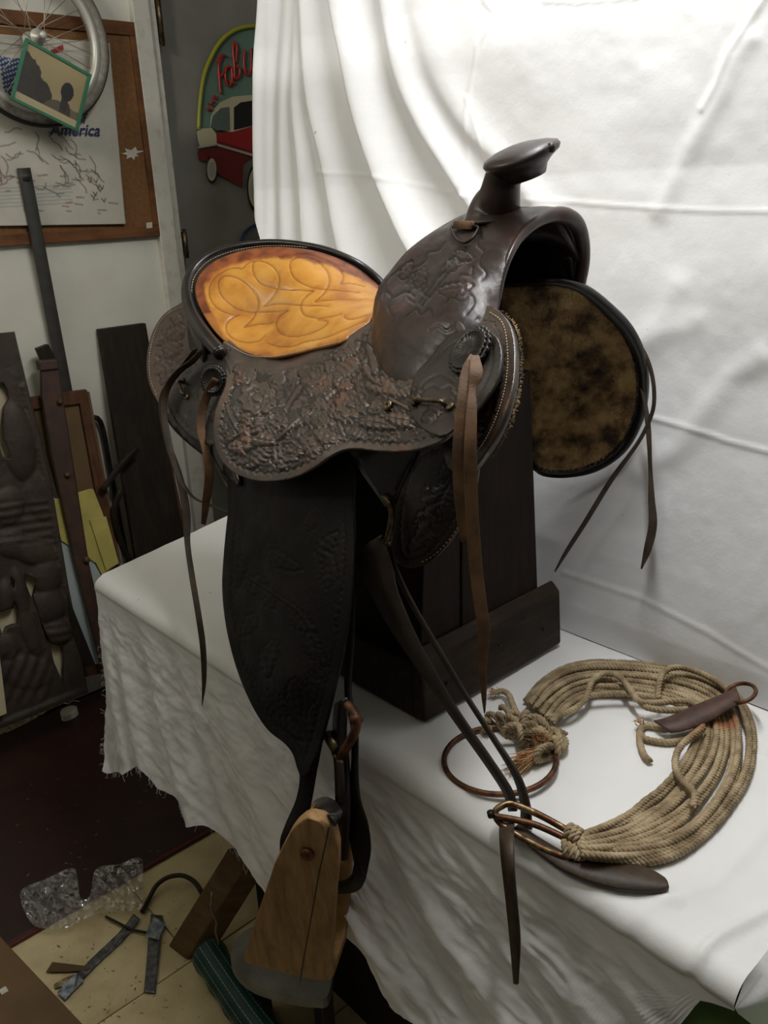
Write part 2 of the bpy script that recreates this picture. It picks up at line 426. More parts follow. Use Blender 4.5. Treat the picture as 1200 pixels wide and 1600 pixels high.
M['yellow'] = simple('yellow_card', (194, 182, 100), .7, c2=(176, 164, 88), sc=20)
M['paleblue'] = simple('pale_blue_foam_board', (170, 182, 180), .7)
M['white'] = simple('white_foam', (206, 202, 190), .8, c2=(190, 186, 172), sc=60)
M['cream'] = simple('cream_board', (196, 184, 150), .8)
M['cardboard'] = simple('brown_cardboard', (104, 80, 50), .8, c2=(90, 68, 42), sc=10)
M['rubber'] = simple('black_tyre_rubber', (32, 31, 30), .7, bs=.4, bsc=120)
M['whitewall'] = simple('dusty_tyre_sidewall', (116, 112, 102), .8, c2=(140, 136, 124), sc=90, bs=.5, bsc=200)
M['alu'] = simple('dull_aluminium_rim', (186, 184, 174), .4, .35)
M['spoke'] = simple('spoke_steel', (170, 162, 146), .4, .6)
M['green'] = simple('green_picture_frame', (38, 106, 76), .5)
M['teal'] = simple('teal_sign_backing', (104, 134, 120), .6)
M['carred'] = simple('red_sign_paint', (142, 26, 28), .4)
M['cardred'] = simple('deep_red_sign_paint', (108, 24, 24), .4)
M['carcream'] = simple('cream_sign_paint', (190, 182, 152), .5)
M['glassgrey'] = simple('grey_window_paint', (92, 104, 100), .4)
M['signblack'] = simple('black_sign_paint', (22, 22, 22), .5)
M['neon'] = simple('yellow_green_tube', (156, 156, 44), .3)
M['neonred'] = simple('red_tube', (176, 44, 40), .3)
M['chrome'] = simple('chrome_paint', (164, 166, 158), .35)
M['blue'] = simple('dark_blue_paint', (34, 44, 86), .5)
M['tealtube'] = simple('teal_tarp', (28, 72, 68), .5, c2=(22, 60, 56), sc=14)
M['dash'] = simple('pale_dash_print', (150, 170, 160), .6)
M['tapesilver'] = simple('crinkled_silver_tape', (120, 120, 118), .25, .15, c2=(66, 68, 70), sc=60, bs=.8, bsc=50, bd=.004)
M['tapegloss'] = simple('glossy_tape', (190, 196, 200), .15, .2, c2=(90, 110, 128), sc=50, bs=.8, bsc=60, bd=.004)
M['wire'] = simple('dark_cord', (44, 38, 30), .6)
M['tablewood'] = woodmat('workbench_wood', (92, 74, 50), (114, 92, 62), (132, 108, 76), .6, (1, 1, 6))
M['greyboard'] = simple('grey_laminate', (150, 152, 146), .6, c2=(112, 108, 98), sc=12)
M['greencloth'] = simple('green_fabric', (150, 182, 116), .8, c2=(126, 160, 92), sc=8, bs=.3, bsc=40)
M['debris'] = simple('brown_debris', (96, 74, 50), .9, c2=(176, 160, 130), sc=90)
M['paint'] = None
m_, nt_, b_ = nmat('printed_picture'); nt_.links.new(attr(nt_, 'paint', 'Color'), b_.inputs['Base Color']); b_.inputs['Roughness'].default_value = .5; M['paint'] = m_
m_, nt_, b_ = nmat('clear_bubble_wrap'); b_.inputs['Base Color'].default_value = (.9, .9, .9, 1); b_.inputs['Roughness'].default_value = .08
b_.inputs['Transmission Weight'].default_value = 1; b_.inputs['IOR'].default_value = 1.25; bump(nt_, b_, noise(nt_, 55, 3), 1, .006); M['wrap'] = m_
m_, nt_, b_ = nmat('white_lamp_housing'); b_.inputs['Base Color'].default_value = (.7, .7, .7, 1); M['housing'] = m_
nt_ = M['wrap'].node_tree; out_ = nt_.nodes['Material Output']
g_ = nt_.nodes.new('ShaderNodeBsdfGlossy'); g_.inputs['Roughness'].default_value = .12; g_.inputs['Color'].default_value = (1, 1, 1, 1)
t_n = nt_.nodes.new('ShaderNodeBsdfTransparent'); dn_ = nt_.nodes.new('ShaderNodeBsdfDiffuse'); mx = nt_.nodes.new('ShaderNodeMixShader'); mx2 = nt_.nodes.new('ShaderNodeMixShader')
bp_ = [n for n in nt_.nodes if n.type == 'BUMP'][0]; nt_.links.new(bp_.outputs[0], g_.inputs['Normal']); mx.inputs[0].default_value = .26; mx2.inputs[0].default_value = .10
nt_.links.new(t_n.outputs[0], mx.inputs[1]); nt_.links.new(g_.outputs[0], mx.inputs[2]); nt_.links.new(mx.outputs[0], mx2.inputs[1]); nt_.links.new(dn_.outputs[0], mx2.inputs[2]); nt_.links.new(mx2.outputs[0], out_.inputs['Surface'])

# ------------------------------------------------------------------ room shell
WX = -2.48
struct(box('floor', -3.4, 1.2, -2.0, 3.1, -.06, -.008, M['grout'], bev=0)); fl = bpy.data.objects['floor']
V0, F0 = box_mesh(-.1515, .1515, -.1515, .1515, -.006, 0)
tmesh = bpy.data.meshes.new('tile'); tmesh.from_pydata(V0.tolist(), [], F0); tmesh.materials.append(M['tile'])
x = -1.62 + .1535
while x < -.2:
    y = -.02 + .155
    while y < 1.4:
        o = bpy.data.objects.new('tile', tmesh); COL.objects.link(o); o.location = (x, y, random.uniform(-.0012, .0008)); o.rotation_euler = (random.uniform(-.002, .002), random.uniform(-.002, .002), 0); o.parent = fl
        y += .306
    x += .307
struct(box('wall_left', WX - .12, WX, -2.0, 1.355, 0, 2.62, M['wall'], bev=0))
struct(box('wall_left_header', WX - .12, WX, 1.355, 3.1, 2.3, 2.62, M['wall'], bev=0))
struct(box('wall_back', -3.4, 1.2, 3.1, 3.2, 0, 2.62, M['wall'], bev=0))
struct(box('ceiling', -3.4, 1.2, -2.0, 3.1, 2.62, 2.7, M['wall'], bev=0))
struct(box('light_blocker', -2.4, .9, -1.70, -.30, 2.135, 2.15, M['trim'], bev=.002))     # unseen pan, added to keep the rear lamp off the lower backdrop
# door: grey slab set back from a chipped white jamb
d1 = struct(box('door_1', WX - .075, WX - .035, 1.432, 2.35, .01, 2.28, M['door'], bev=.002))
tr = struct(box('trim_1', WX - .03, WX + .022, 1.352, 1.405, 0, 2.3, M['trim'], bev=.003))
tr2 = struct(box('trim_2', WX - .05, WX + .010, 1.4055, 1.430, 0, 2.3, M['trim'], bev=.002))
struct(box('trim_3', WX - .03, WX + .02, 2.352, 2.42, 0, 2.3, M['trim'], bev=.003))
for zc, hh in ((1.98, .07), (1.36, .035), (.66, .045)):
    h_ = box('hinge', WX - .01, WX + .016, 1.431, 1.4465, zc - hh, zc + hh, M['darkmetal'], d1, .002)
    V, F = tube_mesh([(WX + .017, 1.437, zc - hh - .008), (WX + .017, 1.437, zc + hh + .008)], .006, 10); link('hinge_pin', V, F, M['brass'], h_)
struct(box('baseboard_left', WX - .001, WX + .014, -2.0, 1.35, .0, .095, M['trim'], bev=.003))

# dark red mat on the floor
mt = thing('floor_mat', (-2.0, .6, 0), 'dark red-brown rubber floor mat with a brighter red front edge', 'mat')
box('mat_body', -2.44, -1.628, -.85, 1.6, .0, .007, M['mat'], mt, .002)
box('mat_edge', -1.627, -1.615, -.85, 1.6, .0, .0085, M['matedge'], mt, .002)

# ------------------------------------------------------------------ wall board, print, wheel, picture
bY0, bY1, bz0, bz1 = .62, 1.362, 1.388, 1.955
cb = thing('bulletin_board', (WX, 1.0, bz0), 'brown cork bulletin board hung on the white wall behind the bicycle wheel', 'board')
box('cork_panel', WX + .001, WX + .012, bY0 + .01, bY1 - .01, bz0 + .01, bz1 - .01, M['cork'], cb, 0)
for a in ((bY0, bY1, bz1 - .034, bz1), (bY0, bY1, bz0, bz0 + .030), (bY1 - .026, bY1, bz0 + .03, bz1 - .034), (bY0, bY0 + .026, bz0 + .03, bz1 - .034)):
    box('frame_rail', WX + .001, WX + .020, *a, M['corkframe'], cb, .002)
ps = [(1.2925, 1.56)]
sm = [(178 + (8 + .8 * i) * math.cos(a) * (1.25 if i % 2 else .7) + 29, 240 + 9 * math.sin(a) * (1.2 if i % 2 else .6)) for i, a in enumerate(np.linspace(0, 6.28, 15)[:-1])]
plate('torn_paper_patch', sm, M['white'], cb, X=WX + .0135, th=.001)
plate('staple_label', [(229, 348), (238, 347), (238, 356), (229, 357)], M['white'], cb, X=WX + .0215, th=.001)

def raster(name, TL, TR, BR, BL, nx, ny, fn, parent=None, th=.001, wob=0, mat=None):
    u, v = np.meshgrid(np.linspace(0, 1, nx), np.linspace(0, 1, ny)); u = u.ravel(); v = v.ravel()
    TL, TR, BR, BL = [np.asarray(a, float) for a in (TL, TR, BR, BL)]
    P = (TL * (1 - u)[:, None] + TR * u[:, None]) * (1 - v)[:, None] + (BL * (1 - u)[:, None] + BR * u[:, None]) * v[:, None]
    if wob: P[:, 0] += wob * (fbm(u * 6, v * 6, 3) - .5)
    F = [(j * nx + i, (j + 1) * nx + i, (j + 1) * nx + i + 1, j * nx + i + 1) for j in range(ny - 1) for i in range(nx - 1)]
    col = fn(u, v); return link(name, P, F, M['paint'] if mat is None else mat, parent, col=col, thick=th)
L3 = lambda c: np.array(lin(c)[:3])
def posterfn(u, v):
    c = np.tile(L3((190, 186, 172)), (len(u), 1)); n = fbm(u * 9, v * 9, 5)
    c *= (.86 + .28 * n)[:, None]
    P = np.c_[u, v]
    def stroke(pts, w, col, al=1):
        d, _ = dist_poly(P, np.array(pts)); a = np.clip(1.5 - d / w, 0, 1) * al; c[:] = c * (1 - a)[:, None] + L3(col) * a[:, None]
    r = random.Random(4)
    for k in range(38):                                     # drawn branching lines of the print
        x0, y0 = r.uniform(.30, .86), r.uniform(.46, .80); a = r.uniform(.2, 1.2); pts = [(x0, y0)]
        for q in range(5): a += r.uniform(-.7, .7); x0 += .018 * math.cos(a); y0 += .022 * math.sin(a); pts.append((x0, y0))
        stroke(pts, .0028, r.choice([(96, 70, 60), (110, 62, 56), (70, 66, 66), (96, 70, 60)]), .85)
    for k in range(26):
        x0, y0 = r.uniform(.30, .92), r.uniform(.72, .94)
        stroke([(x0, y0), (x0 + r.uniform(.01, .05), y0 + r.uniform(-.006, .006))], .004, r.choice([(128, 40, 40), (80, 84, 100), (90, 80, 76)]), .7)
    for k in range(6): stroke([(.30, .80 + .02 * k), (.70 + .03 * r.random(), .775 + .02 * k)], .003, (120, 128, 140), .6)
    for k in range(8):
        x0, y0 = .80 + .09 * r.random(), .74 + .12 * r.random(); stroke([(x0, y0), (x0 + .012, y0 + .02), (x0 + .02, y0)], .003, (60, 56, 54), .9)
    # flag: blue canton with pale stars, red stripes
    m = (u > .455) & (u < .56) & (v > .11 + .03 * (u - .45)) & (v < .32); c[m] = L3((34, 58, 108))
    st = m & (((u * 75) % 1 - .5) ** 2 + ((v * 44 + u * 20) % 1 - .5) ** 2 < .07); c[st] = L3((190, 196, 200))
    for y0, a_, b_q in ((.045, .70, .765), (.10, .60, .70), (.16, .62, .72)):
        mm = (u > a_) & (u < b_q) & (v > y0 + .02 * np.sin(u * 30)) & (v < y0 + .028 + .02 * np.sin(u * 30)); c[mm] = L3((160, 36, 40))
    stroke([(.64, .492), (.865, .492)], .003, (40, 54, 100))
    return np.clip(c, 0, 1)
pX = WX + .0245
pTL, pTR, pBR, pBL = [np.array((pX, y, z)) for y, z in ((.70, 1.895), (1.268, 1.897), (1.243, 1.427), (.70, 1.447))]
po = raster('wall_print', pTL, pTR, pBR, pBL, 230, 190, posterfn, wob=.005)
tag(po, 'creased white printed map sheet with a flag, pinned to the brown bulletin board', 'poster')
def text(name, st_, loc, size, mat, parent, shear=.35, ext=.0004):
    cu = bpy.data.curves.new(name, 'FONT'); cu.body = st_; cu.size = size; cu.shear = shear; cu.extrude = ext; cu.offset = .0005; cu.resolution_u = 4
    tmp = bpy.data.objects.new('tmp', cu); COL.objects.link(tmp); me = bpy.data.meshes.new_from_object(tmp.evaluated_get(bpy.context.evaluated_depsgraph_get()))
    bpy.data.objects.remove(tmp); me.name = name
    me.transform(Matrix.Translation(Vector(tuple(loc)) - Vector(ROOTLOC.get(parent.name, (0, 0, 0)))) @ Matrix(((0, 0, 1, 0), (1, 0, 0, 0), (0, 1, 0, 0), (0, 0, 0, 1))))
    me.materials.clear(); me.materials.append(mat); o = bpy.data.objects.new(name, me); COL.objects.link(o); o.parent = parent; return o
bpy.context.view_layer.update()
a_ = aX(80, 210, pX + .004)
text('printed_word', 'America', (pX + .004, a_[1] - .004, a_[2] - .002), .042, M['blue'], po)
a_ = aX(122, 192, pX + .004)
text('printed_word', 'of', (pX + .004, a_[1] - .006, a_[2]), .034, M['blue'], po)

# bicycle wheel
wc = np.array([-2.405, 1.030, 1.882]); RW = .205
bw = thing('bicycle_wheel', wc - [0, 0, RW], 'spoked bicycle wheel with dusty whitewall tyre hanging on the wall over the bulletin board', 'wheel')
circ = lambda R, dx=0, n=96: [(wc[0] + dx, wc[1] + R * math.cos(t), wc[2] + R * math.sin(t)) for t in np.linspace(0, 2 * math.pi, n, endpoint=False)]
V, F = tube_mesh(circ(.1895), .0165, 12, True); link('tyre', V, F, M['rubber'], bw)
prof = lambda R0, R1, x0, x1: [[(x0, R0), (x1, R0), (x1, R1), (x0, R1)]]
def ring_band(name, R0, R1, x0, x1, mat, parent, n=96):
    V = []; F = []
    for t in np.linspace(0, 2 * math.pi, n, endpoint=False):
        for R, xx in ((R0, x0), (R0, x1), ((R0 + R1) / 2, x1 + .0015), (R1, x1), (R1, x0)): V.append((wc[0] + xx, wc[1] + R * math.cos(t), wc[2] + R * math.sin(t)))
    for i in range(n):
        j = (i + 1) % n
        for k in range(5): F.append((i * 5 + k, j * 5 + k, j * 5 + (k + 1) % 5, i * 5 + (k + 1) % 5))
    return link(name, V, F, mat, parent)
ring_band('sidewall', .178, .198, .006, .0165, M['whitewall'], bw)
ring_band('rim', .158, .178, -.010, .013, M['alu'], bw)
hub = lathe('hub', [(.004, -.05), (.006, -.05), (.006, -.03), (.019, -.028), (.019, -.024), (.009, -.02), (.009, .02), (.019, .024), (.019, .028), (.006, .03), (.006, .055), (.009, .056), (.009, .064), (.003, .065)], wc + [.012, 0, 0], (1, 0, 0), M['alu'], bw, 20)
for k in range(28):
    a = 2 * math.pi * (k + .3) / 28; side = 1 if k % 2 else -1; b = a + (.9 if (k // 2) % 2 else -.9)
    p0 = wc + [.012 + side * .026, .018 * math.cos(b), .018 * math.sin(b)]; p1 = wc + [0, .160 * math.cos(a), .160 * math.sin(a)]
    V, F = tube_mesh([p0, p1], .0011, 5); link('spoke', V, F, M['spoke'], bw)

# green framed photograph tucked in the spokes
def picfn(u, v):
    c = np.tile(L3((150, 136, 98)), (len(u), 1)); c *= (1.05 - .25 * np.abs(u - .6) + .1 * fbm(u * 8, v * 8, 2))[:, None]
    tree = v > (.14 + .62 * np.clip(u / .62, 0, 1) ** 1.3 + .12 * (fbm(u * 9, v * 7, 9, 4) - .5) * 2) ; tree &= u < .72
    c[tree] = L3((44, 40, 32)) * (.6 + 1.0 * fbm(u * 14, v * 12, 6)[tree])[:, None]
    far = (v > .70 + .06 * fbm(u * 8, v, 3)) & (u > .6); c[far] = L3((100, 92, 72))
    body = ((u - .66) / .26) ** 2 + ((v - 1.02) / .34) ** 2 < 1; c[body] = L3((84, 76, 62))
    sh = ((u - .78) / .10) ** 2 + ((v - .93) / .3) ** 2 < 1; c[sh] = L3((56, 50, 42))
    neck = (abs(u - .735) < .055) & (v > .5) & (v < .8); c[neck] = L3((44, 38, 32))
    head = ((u - .75) / .105) ** 2 + ((v - .46) / .17) ** 2 < 1; c[head] = L3((32, 28, 25))
    cap = v > .875; c[cap] = L3((176, 164, 126)) * (.85 + .2 * (np.sin(v[cap] * 330) > 0))[:, None]
    return np.clip(c, 0, 1)
q = [aX(39, 59, -2.345), aX(142, 117, -2.345), aX(121, 207, -2.345), aX(15, 155, -2.345)]
pf = thing('framed_picture', q[3], 'green-edged old photograph of a person under trees, tucked into the wheel spokes', 'picture')
cen = sum(q) / 4
inn = [cen + (p - cen) * .90 + [0.0, 0, 0] for p in q]
for k in range(4):
    a, b, c_, d_ = q[k], q[(k + 1) % 4], inn[(k + 1) % 4], inn[k]
    P = np.array([d_, c_, b, a, d_, c_, b, a]); P[4:] += [.006, 0, 0]; hexa('frame_edge', P, M['green'], pf, .0008)
raster('photograph', *[p + [.002, 0, 0] for p in inn], 110, 90, picfn, pf)

# ------------------------------------------------------------------ car sign on the grey door
SX = WX - .028
sg = thing('car_sign', aX(360, 290, SX), 'neon style metal sign with a red and cream vintage car, on the grey door', 'sign')
P_ = lambda name, px, mat, dx=0, th=.003, curve=False, par=None: plate(name, px, mat, par or sg, X=SX + dx, th=th, curve=curve)
P_('backing', [(311, 205), (313, 165), (319, 121), (331, 90), (345, 67), (360, 54), (376, 46), (398, 43), (420, 47), (445, 62), (464, 90), (476, 130), (480, 205)], M['teal'])
V, F = tube_mesh(cr([aX(a, b, SX + .006) for a, b in [(310, 203), (312, 165), (318, 121), (330, 89), (344, 66), (359, 52), (376, 44), (398, 41), (421, 45), (447, 60), (467, 90), (479, 130), (483, 203)]], step=.01), .0065, 8); link('tube_light', V, F, M['neon'], sg)
body = P_('car_body', [(310, 239), (313, 228), (323, 226), (339, 225), (338, 207), (364, 206), (395, 197), (430, 196), (480, 206), (492, 250), (470, 300), (432, 305), (424, 262), (410, 247), (398, 243), (387, 249), (380, 258), (379, 293), (343, 274), (335, 262), (325, 243), (322, 252), (312, 250)], M['cardred'], .005, .004)
P_('hood', [(338, 207), (364, 206), (395, 197), (440, 196), (440, 246), (397, 237), (339, 221)], M['carred'], .007, .002)
P_('tail_fin', [(308, 206), (314, 201), (331, 200), (338, 209), (339, 225), (313, 230), (311, 224)], M['carcream'], .009, .003)
P_('roof', [(329, 200), (330, 185), (333, 174), (344, 160), (364, 151), (395, 148), (430, 149), (458, 165), (468, 197), (440, 198), (395, 198), (364, 207)], M['carcream'], .006, .003)
P_('side_window', [(329, 199), (333, 181), (345, 169), (358, 167), (359, 204), (338, 203)], M['glassgrey'], .008, .002)
P_('side_window', [(366, 203), (366, 168), (376, 160), (395, 157), (425, 160), (440, 192), (395, 196)], M['signblack'], .008, .002)
P_('chrome_strip', [(339, 224), (397, 241), (440, 250), (440, 254), (397, 245), (339, 228)], M['chrome'], .010, .002)
P_('chrome_strip', [(310, 229), (339, 224), (339, 227), (311, 232)], M['chrome'], .0125, .002)
for (cx, cy, rx, ry) in ((331, 265, 9, 22), (401, 293, 16, 40)):
    e = lambda k: [(cx + rx * k * math.cos(t) + (0 if k < .9 else rx * .12), cy + ry * k * math.sin(t)) for t in np.linspace(0, 6.283, 25)[:-1]]
    w_ = P_('car_wheel', e(1), M['signblack'], .003, .002); P_('whitewall_ring', e(.80), M['carcream'], .0075, .001, par=w_); P_('hub_cap', e(.55), M['chrome'], .0095, .001, par=w_)
def strokes(name, lst, r=.0042):
    C5 = lambda p: aX(240 + p[0] / 5.161, 20 + p[1] / 5.161, SX + .008)
    parts = [tube_mesh(cr([C5(p) for p in s], step=.004), r, 6) for s in lst]; V, F = join(parts); return link(name, V, F, M['neonred'], sg)
strokes('neon_letter', [[(580, 350), (560, 340), (530, 365), (515, 400)], [(548, 350), (525, 430), (530, 540), (540, 650)], [(528, 520), (575, 480)]])      # F
strokes('neon_letter', [[(625, 440), (590, 440), (578, 500), (592, 575), (620, 580), (634, 520), (628, 440)], [(634, 520), (640, 570), (655, 560)]])        # a
strokes('neon_letter', [[(660, 400), (672, 290), (655, 235), (640, 290), (650, 420), (655, 530), (690, 510), (694, 450), (668, 425)]])                      # b
strokes('neon_letter', [[(735, 300), (728, 380), (735, 470), (760, 500), (785, 450), (792, 290)], [(792, 290), (790, 400), (806, 470), (830, 440)]])       # u
strokes('neon_letter', [[(850, 440), (868, 300), (858, 210), (845, 240), (850, 400), (866, 460), (890, 440)]])
strokes('neon_letter', [[(925, 330), (900, 370), (910, 450), (940, 440), (945, 360), (925, 330)], [(975, 330), (972, 430), (1000, 440), (1012, 340), (1014, 450)]])
strokes('neon_letter', [[(1075, 350), (1045, 360), (1055, 400), (1080, 430), (1050, 460)]])
def the_(p0, pts):                                # letters of 'the' climb along the arch
    return [[(p0[0] + a * .40 + b * -.92, p0[1] + a * -.92 + b * -.40) for a, b in L_] for L_ in pts]
strokes('neon_letter', the_((470, 800), [[(10, 50), (12, 8), (24, 2)], [(-4, 34), (26, 36)]]), .0028)                         # t
strokes('neon_letter', the_((488, 750), [[(0, 52), (2, 0)], [(2, 24), (16, 34), (26, 24), (28, 0)]]), .0028)                 # h
strokes('neon_letter', the_((502, 698), [[(0, 16), (24, 20), (18, 34), (4, 30), (2, 8), (16, 0), (28, 6)]]), .0028)           # e
rs = thing('round_sign', aX(404, 415, SX), 'round dark-rimmed pale sign on the grey door, just above the saddle cantle', 'sign')
e = [(406 + 31 * math.cos(t), 385 + 34 * math.sin(t)) for t in np.linspace(0, 6.283, 41)[:-1]]
P_('sign_face', e, M['glassgrey'], 0, .003, par=rs)
V, F = tube_mesh([aX(a, b, SX + .003) for a, b in e], .004, 6, True); link('sign_rim', V, F, M['blue'], rs)
plate('red_print', [(393, 374), (402, 373), (402, 378), (393, 378)], M['carred'], rs, X=SX + .003, th=.001)

# ------------------------------------------------------------------ things leaning on the left wall
def slab_lean(name, px, X0, X1, mat, parent=None, th=.02, bev=.002, z0=None):
    # flat board seen at px corners (top-left, top-right, bottom-right, bottom-left), leaning: X0 at its top, X1 at its foot
    tl, tr_, br, bl = px; P = np.array([aX(*bl, X1), aX(*br, X1), aX(*tr_, X0), aX(*tl, X0)])
    if z0 is not None:
        for k, m in ((0, 3), (1, 2)):
            P[k] = P[m] + (P[k] - P[m]) * (P[m][2] - z0) / (P[m][2] - P[k][2])
    b = P.copy(); b[:, 0] = np.maximum(b[:, 0] - th, WX + .001)
    F = [(0, 1, 2, 3), (7, 6, 5, 4), (0, 4, 5, 1), (1, 5, 6, 2), (2, 6, 7, 3), (3, 7, 4, 0)]
    o = link(name, np.vstack([P, b]), F, mat, parent, smooth=False)
    if bev: m = o.modifiers.new('bevel', 'BEVEL'); m.width = bev; m.segments = 2
    return o
# long dark pole
pt, pb = aX(41, 284, WX + .035), aX(120, 700, WX + .012)
t_ = (pb - pt) / np.linalg.norm(pb - pt); pe = pt + t_ * ((pt[2] - .03) / -t_[2])
D_ = np.array([0, .9, .35]); D_ = D_ - t_ * D_.dot(t_); D_ /= np.linalg.norm(D_)
V, F = strap_mesh(np.array([pt - t_ * -.0, pt + t_ * .006, pt + t_ * .02, (pt + pe) / 2, pe]), np.array([.022, .030, .033, .035, .035]), D_, .014, step=.03)
tag(link('pole', V, F, M['steel']), 'long dark grey pole with rounded top leaning on the wall below the wheel', 'pole')
# dark plank leaning near the door
tag(slab_lean('wooden_plank', [(155, 515), (228, 505), (299, 905), (222, 930)], WX + .03, WX + .16, M['boarddark'], th=.022, z0=.012), 'wide nearly black plank leaning on the wall beside the door frame', 'plank')
tag(slab_lean('wooden_lath', [(244, 640), (251, 638), (304, 890), (297, 893)], WX + .05, WX + .145, M['redwood'], th=.014, z0=.012), 'thin brown lath leaning against the right edge of the black plank', 'lath')
# thin bent dark chair part
V, F = tube_mesh(cr([aX(a, b, x) for a, b, x in ((138, 655, WX + .02), (150, 652, WX + .022), (160, 668, WX + .022), (172, 730, WX + .024), (190, 830, WX + .028), (205, 900, WX + .03), (225, 1000, WX + .034))], step=.015), .008, 8)
tag(link('bent_rod', V, F, M['darkmetal']), 'black bent rod curving down behind the reddish wooden frame', 'rod')
V, F = strap_mesh(np.array([aX(a, b, x) for a, b, x in ((158, 768, WX + .12), (188, 728, WX + .13), (215, 700, WX + .13))]), .018, (0, .5, .8), .012, step=.02)
tag(link('dark_brace', V, F, M['boarddark']), 'short dark diagonal stick crossing behind the black plank', 'stick')
V, F = strap_mesh(np.array([aX(a, b, x) for a, b, x in ((190, 765, WX + .13), (178, 800, WX + .13), (190, 850, WX + .12), (215, 900, WX + .11), (235, 960, WX + .11), (262, 1080, WX + .12))]), .018, (0, .9, .2), .010, step=.02)
tag(link('curved_slat', V, F, M['boarddark']), 'curved black slat below the diagonal stick, left of the black plank', 'slat')
# reddish wooden frame with backing, yellow card, blue foam board
wf = thing('picture_frame', aX(110, 1055, WX + .19), 'reddish wooden frame with tan backing leaning behind the rusty brown bar', 'frame')
def leanpt(x, y, dx=0):   # frame plane: leans from the wall
    z = aX(x, y, WX + .12)[2]; X = WX + .19 - .14 * np.clip(z / 1.0, 0, 1.1) + dx; return aX(x, y, X)
def lplate(name, px, mat, par, dx=0, th=.006, bev=.001): return plate(name, px, mat, par, fn=lambda a, b: leanpt(a, b, dx), th=th, bev=bev)
lplate('backing', [(48, 622), (140, 612), (190, 880), (120, 880)], M['tan'], wf, 0)
lplate('frame_rail', [(45, 622), (136, 609), (139, 629), (48, 640)], M['redwood'], wf, .012, .018)
lplate('frame_rail', [(124, 626), (139, 629), (212, 1010), (150, 1052), (148, 1046), (160, 1000), (170, 880)], M['redwood'], wf, .012, .016)
lplate('frame_rail', [(120, 1046), (160, 1036), (162, 1052), (122, 1060)], M['redwood'], wf, .012, .016)
bf = lplate('foam_board', [(75, 770), (100, 790), (172, 925), (185, 960), (180, 1035), (118, 1041), (100, 960)], M['paleblue'], None, .016, .004)
tag(bf, 'pale blue foam board standing behind the rusty bar, below the yellow card', 'board')
yc = lplate('yellow_card', [(79, 782), (140, 764), (146, 764), (160, 800), (186, 880), (160, 900), (150, 880), (96, 845)], M['yellow'], None, .022, .002)
tag(yc, 'yellow card with one fold stuck in the reddish wooden frame', 'card')
yf = lplate('card_flap', [(140, 812), (166, 807), (186, 880), (166, 892)], M['yellow'], yc, .028, .002)
# rusty bar in front of it
rb = thing('rusty_bar', aX(150, 1050, WX + .23), 'long rusty brown tapered bar with studs leaning against the reddish frame', 'bar')
lplate('bar_body', [(65, 578), (92, 575), (98, 610), (112, 700), (140, 880), (172, 1020), (160, 1045), (118, 880), (82, 715), (66, 620)], M['rustwood'], rb, .045, .018, .004)
lplate('top_cap', [(61, 564), (91, 561), (93, 577), (64, 580)], M['rustwood'], rb, .052, .030, .004)
for a, b, r in ((93, 628, .008), (105, 742, .008), (135, 875, .010)):
    c_ = leanpt(a, b, .048); lathe('stud', [(r, 0), (r, .004), (r * .7, .009), (r * .2, .011)], c_, (1, 0, .1), M['redwood'], rb, 12)
tag(lplate('dark_block', [(58, 545), (76, 538), (88, 562), (66, 564)], M['boarddark'], None, .03, .02), 'small dark block poking up above the cap of the rusty bar', 'block')
tag(lplate('dark_wedge', [(104, 925), (150, 1040), (132, 1043), (112, 985), (106, 950)], M['boarddark'], None, .062, .012), 'dark pointed stick between the carved board and the rusty bar', 'stick')
# carved openwork board
CBX0, CBX1 = WX + .085, WX + .235
cz0, cz1 = .052, 1.174
def cpt(x, y, dx=0):
    z = aX(x, y, (CBX0 + CBX1) / 2)[2]; t = (z - cz0) / (cz1 - cz0); return aX(x, y, CBX1 + (CBX0 - CBX1) * t + dx)
kb = thing('carved_board', cpt(75, 1105), 'dark brown carved openwork board with rounded relief shapes leaning at the far left', 'carving')
outl = [(-75, 527), (22, 518), (46, 625), (80, 765), (105, 915), (120, 990), (135, 1080), (15, 1130), (-30, 1146), (-60, 900)]
holes = [[(-6, 600), (4, 598), (11, 608), (15, 622), (6, 634), (2, 660), (3, 685), (13, 708), (14, 716), (4, 714), (-4, 690)],
         [(38, 896), (53, 902), (54, 915), (50, 930), (58, 962), (70, 990), (76, 1003), (97, 1011), (99, 1025), (99, 1050), (101, 1068), (93, 1055), (84, 1035), (78, 1010), (66, 990), (55, 955), (47, 930), (41, 915)],
         [(-8, 956), (0, 954), (18, 948), (22, 938), (26, 950), (28, 975), (20, 976), (10, 980), (3, 992), (-2, 975)],
         [(16, 900), (21, 905), (20, 920), (15, 912)]]
V2, F2 = tri2d(np.array(outl, float), 3.2, [np.array(h, float) for h in holes])
px, py = V2[:, 0], V2[:, 1]
h = .006 * fbm(px / 28, py / 28, 12)
def lump(cx, cy, rx, ry, a, H):
    c, s = math.cos(a), math.sin(a); X = ((px - cx) * c + (py - cy) * s) / rx; Y = (-(px - cx) * s + (py - cy) * c) / ry
    r = X * X + Y * Y; return np.where(r < 1, H * np.sqrt(np.clip(1 - r, 0, 1)), 0)
